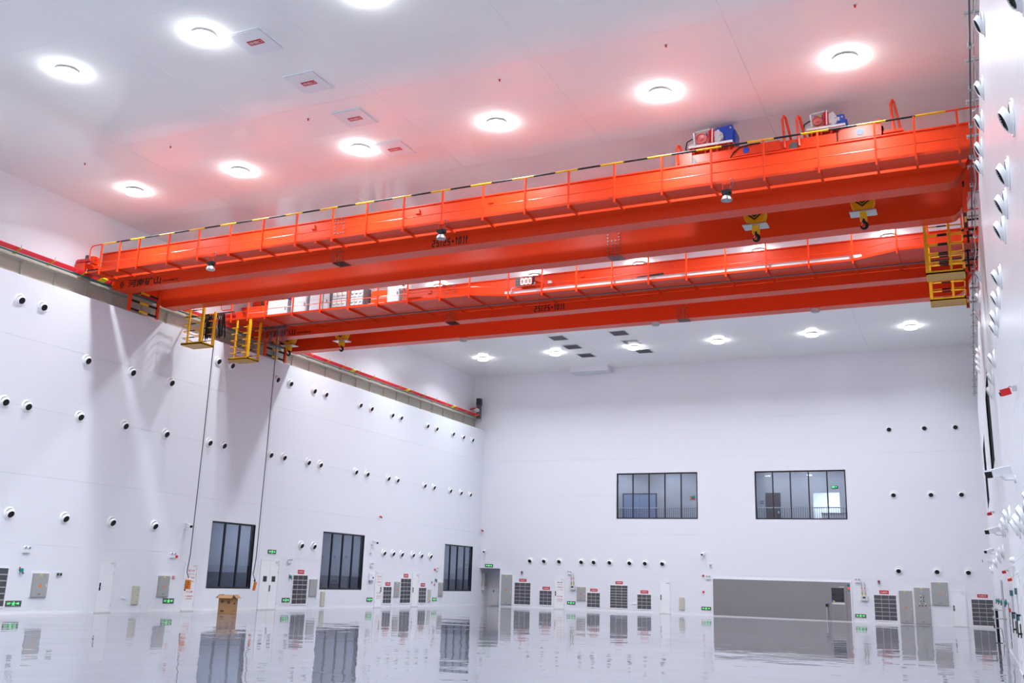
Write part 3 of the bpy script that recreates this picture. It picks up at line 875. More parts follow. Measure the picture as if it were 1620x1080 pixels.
for k, u in enumerate((50.5, 45.6, 40.4, 34.9)):
    valve_box('R', u, 1.56, 'teal valve head on the right wall, %s from the back corner' % ORD[k], .9)

def small_box(name, w, u, z, s, m, label, cat, inner=None):
    t = wthing(name, label, cat, w, u, z)
    part('back_plate', MB().box(-s[0] / 2, s[0] / 2, -s[1], .003, -s[2] / 2, s[2] / 2), m, t)
    for k in range(2):
        x = (-.25 + .5 * k) * s[0]
        part('insert', MB().box(x - s[0] * .18, x + s[0] * .18, -s[1] - .01, -s[1], -s[2] * .32, s[2] * .32), inner or OFFW, t)
    return t
small_box('wall_socket', 'L', 27.51, 1.47, (.26, .05, .14), LGREY, 'pair of dark wall sockets right of the nearest grey cabinet', 'socket', DARK)
small_box('wall_socket', 'L', 56.58, 1.52, (.10, .05, .12), LGREY, 'dark wall socket above the last left cream panel', 'socket', DARK)
small_box('switch_plate', 'L', 30.87, .58, (.27, .025, .09), OFFW, 'low white switch plate right of the nearest white door', 'switch')
small_box('switch_plate', 'L', 44.22, .57, (.12, .025, .09), OFFW, 'low white switch plate left of the cream panel under second window', 'switch')
small_box('switch_plate', 'B', -20.51, .55, (.29, .025, .08), OFFW, 'low white switch plate left of the last back small louver', 'switch')
small_box('junction_box', 'L', 49.2, 3.2, (.16, .09, .22), WHITE, 'small white box under the camera beside the second left window', 'box')
small_box('access_reader', 'B', -15.37, 3.13, (.16, .08, .2), WHITE, 'small white box under the camera left of the stainless wall', 'box', GREY)
t = wthing('telephone_panel', 'white control panel with blue lamp left of the lettered door by second window', 'control panel', 'L', 49.4, 1.72)
part('body', MB().box(-.24, .24, -.10, .003, -.17, .22), WHITE, t); part('display', MB().box(-.16, .02, -.11, -.10, .06, .16), LGREY, t)
part('knob', MB().cyl((.1, -.10, -.02), (.1, -.13, -.02), .05, 12), BLUE, t); part('lower_box', MB().box(-.18, .16, -.08, .003, -.30, -.19), GREY, t)

for (w, u, z, lab) in (('B', -28.67, 2.35, 'dark red smoke detector above the tall louver by the alcove'), ('B', -5.24, 2.37, 'dark red smoke detector above the right tall louver, back wall')):
    t = wthing('smoke_detector', lab, 'detector', w, u, z)
    part('bracket', MB().box(-.04, .04, -.05, .003, -.02, .06), GALV, t)
    part('head', MB().cyl((0, -.06, .08), (0, -.09, .02), .07, 14), mat('dark_red', (.28, .03, .05), .4), t, smooth=True)
    part('stem', MB().cyl((0, -.08, 0), (0, -.08, -.12), .035, 10), DGREY, t)
for (w, u, z, lab) in (('B', -24.85, 1.47, 'grey pressure meter box under two pipes beside the back hydrant door'), ('B', -6.11, 1.42, 'grey pressure meter box under two pipes right of the stainless wall')):
    t = wthing('meter_box', lab, 'meter', w, u, z)
    b = part('body', MB().box(-.2, .2, -.13, .003, -.15, .14), LGREY, t)
    part('display', MB().box(-.09, .07, -.14, -.13, -.02, .08), DARK, b)
    for s in (-1, 1):
        p = part('pipe', MB().tube([(s * .09 - .02, -.05, .14), (s * .09 - .04, -.05, .85), (s * .07 - .06, -.03, .95)], .02, 8), GALV, t)
        part('coupling', MB().cyl((s * .09 - .02, -.05, .16), (s * .09 - .03, -.05, .36), .035, 10), mat('brass', (.55, .42, .12), .35, metal=.7), p)
        part('tap', MB().cyl((s * .09 - .035, -.05, .58), (s * .09 - .035, -.09, .60), .035, 8), RED, p)
for (w, a, b, c, d, lab) in (('L', 28.79, 29.13, .02, .32, 'low white access hatch left of the nearest white door'), ('L', 31.88, 32.24, .03, .35, 'low white access hatch right of the nearest cream panel'),
                             ('L', 43.5, 43.86, .02, .33, 'low white access hatch below the plain grey cabinet, left wall'), ('L', 51.78, 52.1, .02, .33, 'low white access hatch below the grey cabinet between louvers')):
    t = wthing('access_hatch', lab, 'hatch', w, (a + b) / 2, c)
    part('door', MB().box(-(b - a) / 2 + .01, (b - a) / 2 - .01, -.014, .002, .01, d - c - .01), WALL, t)
    part('frame', MB().box(-(b - a) / 2, -(b - a) / 2 + .008, -.018, .002, 0, d - c).box((b - a) / 2 - .008, (b - a) / 2, -.018, .002, 0, d - c).box(-(b - a) / 2, (b - a) / 2, -.018, .002, d - c - .008, d - c), OFFW, t)

# ------------------------------------------------------------------ stainless wall with air lock door
t = wthing('stainless_wall', 'long brushed stainless air shower wall with windowed door at its right end', 'air lock', 'B', -11.07, 0.0)
W2 = 4.18
st = part('panel', MB().box(-W2, W2, -.05, .004, .0, 2.3), STEEL, t)
for k in range(1, 7):
    x = -W2 + k * .98
    part('seam', MB().box(x - .006, x + .006, -.054, -.05, .04, 2.28), mat('steel_seam', (.33, .32, .32), .35, metal=1.0), t)
part('surround', MB().box(-W2 - .05, W2 + .05, -.055, .004, 2.3, 2.36).box(-W2 - .05, -W2, -.055, .004, 0, 2.3).box(W2, W2 + .05, -.055, .004, 0, 2.3), WHITE, t)
part('floor_sill', MB().box(-W2, W2, -.07, .0, 0, .05), LGREY, t)
dx0, dx1 = -8.12 + 11.07, -7.13 + 11.07
dl = part('door', MB().box(dx0 + .06, dx1 - .06, -.075, -.05, .07, 2.16), STEEL, t)
part('door_frame', MB().box(dx0, dx0 + .055, -.085, -.05, .05, 2.2).box(dx1 - .055, dx1, -.085, -.05, .05, 2.2).box(dx0 + .055, dx1 - .055, -.085, -.05, 2.165, 2.2), STEEL, t)
wx0, wx1 = -8.02 + 11.07, -7.23 + 11.07
part('window_glass', MB().box(wx0 + .03, wx1 - .03, -.082, -.075, 1.14, 1.96), mat('dark_glass', (.03, .03, .032), .06), dl)
for (x, z) in ((.15, .28), (.15, .62), (-.15, .28), (-.15, .62)):
    pass
for zz in (1.25, 1.58):
    for xx in (wx0 + .18, wx1 - .14):
        part('air_jet', MB().cyl((xx, -.082, zz), (xx, -.092, zz), .055, 14), BLK, dl)
part('sticker', MB().box(wx0 + .03, wx0 + .12, -.088, -.082, 1.14, 1.27), BLUE, dl)
part('sticker', MB().box(wx0 + .12, wx0 + .21, -.088, -.082, 1.14, 1.27), STK, dl)
part('label_strip', MB().box(wx0 + .06, wx1 - .02, -.080, -.075, 1.0, 1.1), LGREY, dl)
part('door_closer', MB().box(wx1 - .3, wx1 - .02, -.11, -.075, 2.0, 2.05), LGREY, dl)
xi = -6.99 + 11.07
part('control_display', MB().box(xi - .07, xi + .07, -.07, -.05, 2.06, 2.2), mat('display_green', (.02, .16, .12), .3), t)
part('lamp_red', MB().cyl((xi + .01, -.05, 1.97), (xi + .01, -.075, 1.97), .05, 12), REDLAMP, t)
part('lamp_green', MB().cyl((xi + .01, -.05, 1.82), (xi + .01, -.075, 1.82), .04, 12), mat('lamp_dark_green', (.01, .15, .06), .3), t)
t = thing('card_reader_post', 'slim metal post with black reader in front of the stainless wall', 'post', (-8.26, YB - .35, 0))
part('base', MB().cyl((0, 0, 0), (0, 0, .02), .11, 16), LGREY, t); part('pole', MB().cyl((0, 0, .02), (0, 0, .86), .03, 12), GALV, t)
part('reader', MB().cbox((0, -.02, .93), (.12, .09, .17), (.3, 0, 0)), DARK, t)

# ------------------------------------------------------------------ right wall: pipe stand, pipes, electric boxes
t = thing('pipe_stand', 'black steel post holding pipes beside the right wall', 'pipe stand', (.66, 43.75, 0))
part('foot_plate', MB().box(-.13, .13, -.12, .12, 0, .02), DGREY, t)
part('post', MB().box(-.05, .05, -.045, -.03, .02, 1.28).box(-.05, .05, .03, .045, .02, 1.28).box(-.012, .012, -.03, .03, .02, 1.28), BLK, t)
for z in (1.24, .92, .56):
    p = part('pipe', MB().tube([(-.14, -.06, z), (.0, -.06, z), (.19, -.06, z)] if z > .6 else [(-.12, -.06, z), (.1, -.06, z), (.14, -.06, z - .06), (.17, -.06, .03)], .022, 8), GALV, t)
    part('tap', MB().cyl((-.12, -.06, z), (-.12, -.06, z + .09), .025, 8).box(-.16, -.08, -.075, -.045, z + .08, z + .10), LGREY if z > .6 else BLK, p)
t = wthing('riser_pipes', 'vertical steel pipes running down the right wall behind the pipe stand', 'pipes', 'R', 38.0, 0)
for k, (u, z1) in enumerate(((-.2, 1.5), (.05, 2.3), (.3, 1.5))):
    p = part('pipe', MB().cyl((u, -.06, 0.0), (u, -.06, z1), .035, 10), GALV, t, smooth=True)
    part('clamp', MB().box(u - .06, u + .06, -.11, .003, 1.0, 1.04), GREY, p)
for k, (u, z) in enumerate(((28.9, 1.85), (25.3, 1.88))):
    t = wthing('switch_box', 'small teal switch box over a conduit on the right wall, ' + ['farther one', 'nearer one'][k], 'switch', 'R', u, z)
    part('body', MB().box(-.07, .07, -.08, .003, -.07, .07), mat('slate_teal', (.05, .13, .16), .4), t)
    part('conduit', MB().cyl((0, -.03, -.07), (0, -.03, -.55), .016, 8), GALV, t)
    part('lower_box', MB().box(-.06, .06, -.07, .003, -.64, -.52), mat('slate_teal', (.05, .13, .16), .4), t)
for k, u in enumerate((27.75, 24.6)):
    t = wthing('bar_handle', 'black vertical door bar on the right wall, ' + ['farther one', 'nearer one'][k], 'handle', 'R', u, .9)
    part('bar', MB().cyl((0, -.10, 0), (0, -.10, .50), .012, 10), BLK, t)
    part('mount', MB().box(-.02, .02, -.10, -.02, .06, .10).box(-.02, .02, -.10, -.02, .45, .49), BLK, t)
t = wthing('phone_handset', 'white round wall device with grey box under it, right wall', 'wall device', 'R', 26.2, 2.6)
part('dome', MB().lathe([(.07, 0), (.07, .05), (.04, .1), (0, .11)], None, 14), WHITE, t, smooth=True); part('box', MB().box(-.08, .08, -.06, .003, -.38, -.14), LGREY, t)

# ------------------------------------------------------------------ cardboard box on the floor
t = thing('cardboard_box', 'open brown cardboard box standing alone on the shiny floor', 'box', (-29.5, 34.4, 0), math.radians(16))
bw, bd, bh = .33, .24, .66
part('body', MB().box(-bw, -bw + .012, -bd, bd, 0, bh).box(bw - .012, bw, -bd, bd, 0, bh).box(-bw, bw, -bd, -bd + .012, 0, bh).box(-bw, bw, bd - .012, bd, 0, bh).box(-bw, bw, -bd, bd, 0, .012), CARD, t)
for s in (-1, 1):
    part('flap', MB().cbox((0, s * (bd + .085), bh + .06), (2 * bw, .225, .01), (s * -.62, 0, 0)), CARD, t)
    part('flap', MB().cbox((s * (bw + .07), 0, bh + .075), (.22, 2 * bd, .01), (0, s * .75, 0)), CARD, t)
part('print', MB().box(-.22, -.06, -bd - .002, -bd, .08, .16).box(.08, .2, -bd - .002, -bd, .42, .55).box(-.22, -.1, -bd - .002, -bd, .46, .56), CARDP, t)
part('print', MB().box(bw, bw + .002, -.16, .02, .40, .48).box(bw, bw + .002, -.14, .14, .12, .15), CARDP, t)

# ------------------------------------------------------------------ runway beams, conductor bars
def runway(name, x0, x1, sgn, label):
    L = ((x0 + x1) / 2, (YR + YB) / 2, ZL)
    t = thing(name, label, 'crane runway', L)
    face = x0 + .09 if sgn > 0 else x1 - .09
    wa, wb = (x0, x0 + .09) if sgn > 0 else (x1 - .09, x1)
    part('web', MB().box(wa, wb, YR + .1, YB - .05, ZL, 13.54), BEIGE, t, L)
    part('top_flange', MB().box(x0 + (.12 if sgn < 0 else 0), x1 - (.12 if sgn > 0 else 0), YR + .1, YB - .05, 13.27, 13.30), BEIGE, t, L)
    xm = (x0 + x1) / 2
    part('rail', MB().box(xm - .04, xm + .04, YR + .1, YB - .05, 13.30, 13.42), BEIGE, t, L)
    me = MB().box(0 if sgn > 0 else -.10, .10 if sgn > 0 else 0, -.012, .012, 0, .80).mesh('stiffener', BEIGE)
    y = 61.62
    while y > YR + 1:
        link('stiffener', me, t, (face - L[0], y - L[1], 0)); y -= 1.548
    return t
runway('crane_runway', -32.95, -32.52, 1, 'beige crane runway beam along the top of the left wall')
runway('crane_runway', 1.36, 1.80, -1, 'beige crane runway beam along the top of the right wall')
L = (-32.3, 27.0, 13.4)
t = thing('conductor_bars', 'red and green conductor bars with yellow hangers along the left runway', 'conductor rail', L)
offs = [(-32.40, 13.37, TEAL), (-32.50, 13.475, REDBAR), (-32.425, 13.49, REDBAR), (-32.35, 13.50, REDBAR), (-32.275, 13.515, REDBAR), (-32.20, 13.53, REDBAR)]
for (x, z, m) in offs:
    part('bar', MB().box(x - (.02 if m is REDBAR else .035), x + (.02 if m is REDBAR else .035), YR + .5, YB - .35, z - (.014 if m is REDBAR else .022), z + (.014 if m is REDBAR else .022)), m, t, L)
hm = MB().tube([(-.30, 0, -.03), (-.12, 0, -.08), (-.06, 0, .03), (.14, 0, .09)], .03, 6).mesh('hanger', YEL)
hb = MB().box(-.16, .16, -.15, .15, -.03, .03)
Mj = Matrix.Rotation(-math.radians(20), 4, 'Y')
hb.v = [tuple(Mj @ Vector(p)) for p in hb.v]
hjm = hb.mesh('joint_cover', mat('yellow_cover', (.9, .75, .01), .4))
hk = MB().tube([(.13, 0, .09), (.15, 0, .20), (.12, .03, .24)], .012, 6).mesh('hook', GREY)
y = 62.6; k = 0
while y > YR + 1:
    link('hanger', hm, t, (0, y - L[1], .02)); link('hook', hk, t, (0, y - L[1], .02))
    if k % 4 == 2: link('joint_cover', hjm, t, (.03, y - L[1] - .6, .06))
    y -= 1.55; k += 1
t = thing('rail_end_stop', 'dark upright end stop with red arm at the far end of the left runway', 'end stop', (-32.36, 63.1, 13.3))
part('column', MB().box(-.13, .13, -.15, .15, 0, 1.5), DGREY, t); part('cap', MB().box(-.16, .16, -.18, .18, 1.0, 1.5), DARK, t)
part('buffer', MB().cyl((-.02, -.15, .6), (-.02, -.34, .6), .14, 14), LGREY, t); part('arm', MB().cbox((-.45, -.2, .72), (.62, .06, .1), (0, -.15, 0)), RED, t)

L = (.73, 32.0, 13.15)
t = thing('conductor_bars', 'dark conductor bar on grey brackets along the top of the right wall', 'conductor rail', L)
part('bar', MB().box(.712, .748, -8, 62, 13.12, 13.18), DGREY, t, L)
part('second_bar', MB().box(.80, .82, -8, 62, 13.20, 13.24), GREY, t, L)
bm = MB().box(-.10, 1.1, -.03, .03, .03, .08).cyl((-.08, 0, .03), (-.08, 0, -.03), .015, 6).mesh('bracket', GALV)
cm = MB().box(-.045, .045, -.05, .05, -.045, .045).mesh('clamp', GALV)
y = 61.6; k = 0
while y > 5:
    link('bracket', bm, t, (0, y - L[1], 0)); link('clamp', cm, t, (0, y - L[1] - .75, 0)); y -= 2.0; k += 1
for k in range(14):
    y0 = 12 + k * 3.1
    pts = []
    for q in range(13):
        s = q / 12
        pts.append((.80 + .03 * math.sin(q), y0 + s * 2.6 - L[1], -.02 - .42 * math.sin(PI * s) ** 0.7))
    pts = [(p[0] - L[0], p[1], p[2]) for p in pts]
    part('cable_loop', MB().tube(pts, .014, 6), LGREY, t)

# ------------------------------------------------------------------ pendant controls
def pendant(x, y, ztop, zb, label, tilt, two):
    t = thing('pendant_control', label, 'pendant control', (x, y, zb))
    part('cable', MB().tube([(0, 0, ztop - zb), (.0, 0, (ztop - zb) * .5), (-.04, 0, 1.5), (-.12, 0, .75), (0.0, 0, .52)], .022, 8), DGREY, t)
    part('safety_wire', MB().tube([(.10, 0, ztop - zb), (.10, 0, .9), (.02, 0, .5)], .006, 6), LGREY, t)
    xs = (-.08, .08) if two else (0,)
    for q in xs:
        h = part('housing', MB().cbox((q + tilt * .1, 0, .24), (.10, .08, .38), (0, tilt, 0)), ORNG, t)
        part('collar', MB().cyl((q, 0, .44), (q - tilt * .02, 0, .54), .045, 10, .03), BLK if not two else WHITE, h)
        for b in range(3):
            part('button', MB().cyl((q + tilt * .1, -.045, .14 + b * .1), (q + tilt * .1, -.062, .14 + b * .1), .02, 10), DARK if b else RED, h)
pendant(-30.3, 32.7, 13.1, .95, 'orange twin pendant control hanging before the first left hydrant door', 0.0, True)
pendant(-29.55, 36.1, 13.25, .93, 'orange pendant control on long cable hanging left of the white double door', .18, False)
# ------------------------------------------------------------------ overhead travelling cranes
PX = [.47, -.62, -1.65, -3.2, -4.75, -6.3, -7.84, -9.38, -10.92, -12.45, -13.99, -15.54, -17.08, -18.6, -20.05, -21.66, -23.2, -24.75, -26.3, -27.84, -29.42, -30.46, -31.47]
PROF = [(-32.9, 14.12), (-32.33, 14.12), (-32.2, 14.02), (-32.15, 13.85), (-32.15, 13.42), (-32.12, 13.27), (-32.04, 13.16), (-31.9, 13.12),
        (.14, 13.12), (.28, 13.16), (.40, 13.27), (.50, 13.44), (.76, 13.90), (.86, 14.06), (1.02, 14.12), (1.76, 14.12)]
BOLT = mat('bolt_steel', (.30, .31, .33), .35, metal=.7)
BLACKTXT = mat('stencil_black', (.008, .008, .01), .5)
SIGNBLUE = mat('sign_blue', (.01, .06, .5), .4)

def hexbolts(pts, axis, r=.03, h=.035):
    mb = MB()
    for p in pts:
        p = Vector(p)
        d = Vector((0, -1, 0)) if axis == 'y' else Vector((0, 0, -1))
        mb.cyl(p, p + d * h, r, 6)
    return mb

GLY = {  # heavy condensed stencil figures: strokes as (x0, x1, z0, z1) in a cell of height 1
    '2': (.44, [(0, .44, .84, 1), (.28, .44, .5, .84), (0, .44, .42, .58), (0, .16, .16, .42), (0, .44, 0, .16)]),
    '5': (.44, [(0, .44, .84, 1), (0, .16, .5, .84), (0, .44, .42, .58), (.28, .44, .16, .42), (0, .44, 0, .16)]),
    '0': (.44, [(0, .16, .06, .94), (.28, .44, .06, .94), (.08, .36, .86, 1), (.08, .36, 0, .14)]),
    '1': (.26, [(.10, .26, 0, 1), (0, .10, .74, .9)]),
    '[': (.22, [(0, .15, .0, 1), (.15, .26, .88, 1), (.15, .26, 0, .12)]),
    ']': (.22, [(.11, .26, .0, 1), (0, .11, .88, 1), (0, .11, 0, .12)]),
    '+': (.34, [(0, .34, .42, .56), (.10, .24, .28, .70)]),
    't': (.32, [(.08, .24, .08, 1), (0, .34, .64, .76), (.16, .34, 0, .12)])}
def block_text(s, h):
    mb = MB()
    x = 0.0
    for ch in s:
        w_, bars = GLY[ch]
        for (a, b, c, d) in bars:
            sl = .06
            mb.prism([(x + (a + sl * c) * h, c * h), (x + (b + sl * c) * h, c * h), (x + (b + sl * d) * h, d * h), (x + (a + sl * d) * h, d * h)], 'y', -.001, .0)
        x += (w_ + .19) * h
    return mb

def crane(y0, label, front, inner, channel, striped, brand_x, cap_x, splice):
    """bridge crane with two box girders; front(x) gives the walkway's outer edge"""
    L = (-15.5, y0 + 1.7, 13.1)
    root = thing('overhead_crane', label, 'overhead crane', L)
    yg = (y0, y0 + 2.8)
    girders = []
    for q, y in enumerate(yg):
        g = part('girder', MB().prism(PROF + [(1.76, 14.80), (-32.9, 14.80)], 'y', y + .015, y + .585), PAINT, root, L)
        girders.append(g)
        fl = MB()
        n = len(PROF)
        for i in range(n - 1):
            a, b = PROF[i], PROF[i + 1]
            fl.prism([(a[0], a[1] - .02), (b[0], b[1] - .02), (b[0], b[1] + .004), (a[0], a[1] + .004)], 'y', y, y + .6)
        part('bottom_flange', fl, PAINT, g, L)
        part('top_flange', MB().box(-32.92, 1.78, y - .03, y + .63, 14.80, 14.84), PAINT, g, L)
        part('trolley_rail', MB().box(-32.5, 1.5, y + .27, y + .33, 14.84, 14.90), DGREY, g, L)
        sx = splice[q]
        part('splice_plate', MB().box(sx, sx + .55, y + .0, y + .016, 13.14, 14.78), PAINT, g, L)
        pts = []
        for (za, zb) in (((14.08, 14.76), (13.16, 13.62)) if q == 0 else ((13.16, 14.6),)):
            nr = int((zb - za) / .115) + 1
            for r_ in range(nr):
                for c_, dx in enumerate((.07, .22, .36, .48)):
                    if c_ in (1, 2) and nr > 5 and r_ in (nr // 2, nr // 2 - 1): continue
                    pts.append((sx + dx, y + .0, za + r_ * (zb - za) / max(1, nr - 1)))
        part('bolt', hexbolts(pts, 'y'), BOLT, g, L, kind='stuff')
        part('bolt', hexbolts([(sx + .05 + c_ * .065, y + .06 + r_ * .08, 13.10) for c_ in range(8) for r_ in range(7)], 'z', .022, .03), BLK if q == 0 else BOLT, g, L, kind='stuff')
        for lx in ((-21.9, -17.3, -14.35) if q == 0 else (-16.0,)):
            part('lifting_lug', MB().prism([(lx - .09, 14.52), (lx + .09, 14.52), (lx + .05, 14.70), (lx - .05, 14.70)], 'y', y - .05, y + .016), PAINT, g, L)
    g = girders[0]
    link('lettering', block_text('25[25+10]t', .27).mesh('lettering', BLACKTXT), g, (cap_x - L[0], y0 + .012 - L[1], 13.17 - L[2]))
    me, ww = text_mesh('河南矿山', .33, BLACKTXT, bold=.026, width=1.82)
    link('lettering', me, g, (brand_x + .62 - L[0], y0 + .012 - L[1], 13.15 - L[2]))
    me, ww = text_mesh('HENANMINE', .10, BLACKTXT, bold=.014, width=.85)
    link('lettering', me, g, (brand_x + 2.52 - L[0], y0 + .012 - L[1], 13.20 - L[2]))
    d = MB()
    cx, cz, o_, i_ = brand_x + .28, 13.31, .16, .115
    for k in range(4):
        a0, a1 = k * PI / 2, (k + 1) * PI / 2
        P = lambda r_, a: (cx + r_ * .85 * math.cos(a), cz + r_ * math.sin(a))
        d.prism([P(o_, a0), P(o_, a1), P(i_, a1), P(i_, a0)], 'y', y0 + .004, y0 + .014)
    d.prism([(cx - .04, cz - .01), (cx, cz + .06), (cx + .04, cz - .01), (cx + .02, cz - .01), (cx, cz + .025), (cx - .02, cz - .01)], 'y', y0 + .004, y0 + .014)
    d.prism([(cx - .05, cz - .03), (cx + .05, cz - .03), (cx + .03, cz - .055), (cx - .03, cz - .055)], 'y', y0 + .004, y0 + .014)
    part('emblem', d, BLACKTXT, g, L)

    # end carriages on the rails
    for sx, xa, xb in ((-1, -32.93, -32.53), (1, 1.38, 1.78)):
        ec = part('end_carriage', MB().box(xa, xb, y0 - .85, y0 + 4.3, 13.56, 14.10).box(xa + .05, xb - .05, y0 - 1.05, y0 - .85, 13.62, 13.95).box(xa + .05, xb - .05, y0 + 4.3, y0 + 4.5, 13.62, 13.95), PAINT, root, L)
        xm = (xa + xb) / 2
        for yw in (y0 - .5, y0 + 3.9):
            part('wheel', MB().cyl((xm - .07, yw, 13.64), (xm + .07, yw, 13.64), .215, 20), DGREY, ec, L)
            part('buffer', MB().cyl((xm, yw + (-.55 if yw < y0 else .6), 13.78), (xm, yw + (-.72 if yw < y0 else .77), 13.78), .09, 12), BLK, ec, L)
        xg = -31.72 if sx < 0 else .52
        gp = part('guard_post', MB().box(xg - .055, xg + .055, y0 + .60, y0 + .71, 12.40, 13.14), PAINT, ec, L)
        part('guard_post', MB().box(xg - .055, xg + .055, y0 + 2.20, y0 + 2.31, 12.40, 13.68), PAINT, ec, L)
        for z in (12.50, 12.87, 13.32):
            for k in range(3):
                ya, yb = y0 + .70 + k * .5, y0 + .70 + (k + 1) * .5
                part('guard_bar', MB().box(xg - .03, xg + .03, ya, yb, z - .04, z + .04), YEL if k == 1 else BLK, ec, L)
    # travel drive in front of the left end
    dr = part('travel_drive', MB().box(-32.9, -32.35, y0 - 1.35, y0 - .75, 13.62, 13.95), PAINT, root, L)
    part('motor', MB().cyl((-32.75, y0 - 1.15, 14.1), (-32.1, y0 - 1.15, 14.1), .10, 16), RED, dr, L, smooth=True)
    part('motor_cap', MB().cyl((-32.95, y0 - 1.15, 14.1), (-32.75, y0 - 1.15, 14.1), .11, 16), REDBAR, dr, L, smooth=True)
    part('gearbox', MB().box(-32.1, -31.9, y0 - 1.3, y0 - 1.0, 13.9, 14.2), PAINT, dr, L)
    part('terminal_box', MB().box(-32.5, -32.36, y0 - 1.22, y0 - 1.08, 14.18, 14.32), DGREY, dr, L)
    part('foot', MB().box(-32.3, -31.6, y0 - 1.3, y0 - .9, 13.5, 13.62), BLK, dr, L)

    # walkway
    xs = sorted(set([-32.2] + [x for x in BREAKS if front(x) != front(x + .01) or front(x) != front(x - .01)] + [1.1]))
    poly = [(x, front(x)) for x in xs] + [(1.1, inner), (-32.2, inner)]
    wk = part('walkway', MB().prism(poly, 'z', 13.48, 13.51), PAINT, root, L)
    part('bounce_cut_sheet', MB().prism([(x, front(x) + .02) for x in xs] + [(1.1, inner), (-32.2, inner)], 'z', 13.51, 13.516), GREY, wk, L)  # unseen grey sheet added to cut orange bounce onto the ceiling
    tb = MB()
    for i in range(len(xs) - 1):
        a, b = (xs[i], front(xs[i])), (xs[i + 1], front(xs[i + 1]))
        tb.prism([(a[0], a[1] - .014), (b[0], b[1] - .014), (b[0], b[1] - .002), (a[0], a[1] - .002)], 'z', 13.468, 13.555)
    part('toe_board', tb, PAINT, wk, L)
    if channel:
        part('inner_plate', MB().box(-32.0, .6, y0 - .40, y0 + .015, 13.478, 13.50), PAINT, wk, L)
    for x in PX:
        f_ = front(x)
        yb_ = y0 - .36 if channel else y0 + .015
        part('bracket', MB().prism([(f_ - .01, 13.48), (f_ - .01, 13.38), (yb_, 13.43), (yb_, 13.48)], 'x', x - .035, x + .035), PAINT, wk, L)
    if channel:
        for x in (-20.75, ):
            part('bracket', MB().prism([(front(x) - .01, 13.48), (front(x) - .01, 13.38), (y0 - .36, 13.43), (y0 - .36, 13.48)], 'x', x - .035, x + .035), PAINT, wk, L)

    # handrail
    mid = [(x, front(x), 13.845) for x in sorted(set(xs + PX)) if -31.5 <= x <= .5]
    hr = part('handrail', MB().tube(mid, .016, 6), PAINT, root, L)
    pm = MB().box(-.028, .028, -.028, .028, 0, 1.30).mesh('post', PAINT)
    for x in PX:
        link('post', pm, hr, (x - L[0], front(x) - .03 - L[1], 13.35 - L[2]))
    if striped:
        step = .772
        n = int((.2 + 31.47) / step) + 1
        smy = MB().cyl((0, 0, 0), (step, 0, 0), .031, 8).mesh('rail_segment', YEL)
        smb = MB().cyl((0, 0, 0), (step, 0, 0), .031, 8).mesh('rail_segment', BLK)
        for k in range(41):
            link('rail_segment', smy if k % 2 == 0 else smb, hr, (-31.45 + k * step - L[0], front(0) - .03 - L[1], 14.65 - L[2]))
        part('top_rail', MB().cyl((-31.45 + 41 * step, front(0) - .03, 14.65), (1.05, front(0) - .03, 14.65), .026, 8), PAINT, hr, L)
    else:
        part('top_rail', MB().tube([(x, front(x) - .03, 14.65) for x in sorted(set(xs + PX)) if x > -31.5], .024, 8), PAINT, hr, L)
    yf = front(-32) - .03
    part('end_loop', MB().tube([(-31.45, yf, 14.65), (-31.95, yf, 14.64), (-32.08, yf, 14.58), (-32.12, yf, 14.45), (-32.12, yf, 14.15), (-32.08, yf, 14.04), (-31.98, yf, 14.0), (-31.5, yf, 14.0)], .026, 8), PAINT, hr, L)

    # access cages hung at both ends
    yc0 = y0 + 3.48 if channel else front(-31) - .05
    for sx in (-1, 1):
        xa, xb = (-31.35, -30.2) if sx < 0 else (-.70, .42)
        za = 11.50
        xi, xo = (xb, xa) if sx < 0 else (xa, xb)
        cg = part('access_cage', MB().box(xa, xb, yc0, yc0 + .82, za, za + .05), mat('cage_floor', (.62, .36, .08), .5), root, L)
        fr = MB().box(xa, xb, yc0, yc0 + .04, za - .01, za + .10).box(xa, xb, yc0 + .78, yc0 + .82, za - .01, za + .10).box(xa, xa + .04, yc0, yc0 + .82, za - .01, za + .10).box(xb - .04, xb, yc0, yc0 + .82, za - .01, za + .10)
        part('floor_frame', fr, YEL, cg, L)
        for x, y, r_ in ((xi - sx * -.05 if sx < 0 else xi + .05, yc0 + .04, .05), (xi - .05 if sx < 0 else xi + .05, yc0 + .78, .045), ((xa + .32) if sx < 0 else (xb - .38), yc0 + .04, .035), ((xa + .32) if sx < 0 else (xb - .38), yc0 + .78, .035)):
            if sx < 0 and r_ == .05: x = xi - .05
            part('cage_post', MB().box(x - r_, x + r_, y - r_, y + r_, za + .05, 13.14 if channel else 13.42), YEL, cg, L)
        for k in range(5):
            z = za + .32 + k * .31
            xr = xi + (-.05 if sx < 0 else .05)
            ya, yb = yc0 + .02, yc0 + .80
            e = xo - sx * .10
            rd = .10
            lp = [(xr, ya, z), (e, ya, z), (e + sx * rd * .8, ya + rd * .3, z), (e + sx * rd, ya + rd, z), (e + sx * rd, yb - rd, z), (e + sx * rd * .8, yb - rd * .3, z), (e, yb, z), (xr, yb, z)]
            part('hoop', MB().tube(lp, .022, 6), YEL, cg, L)
            xm = (xr + e) / 2
            part('black_band', MB().cyl((xm - .14, ya, z), (xm + .14, ya, z), .025, 8).cyl((xm - .14, yb, z), (xm + .14, yb, z), .025, 8), BLK, cg, L)
    # current collector arms at the right end
    yc = yc0 + .4
    part('collector_arm', MB().box(.56, .62, yc - .04, yc + .04, 12.55, 13.35).box(.40, .85, yc - .03, yc + .03, 12.95, 13.0).box(.5, .95, yc - .03, yc + .03, 13.28, 13.33).cyl((.45, yc, 12.78), (.72, yc, 12.78), .04, 8), BLK, root, L)
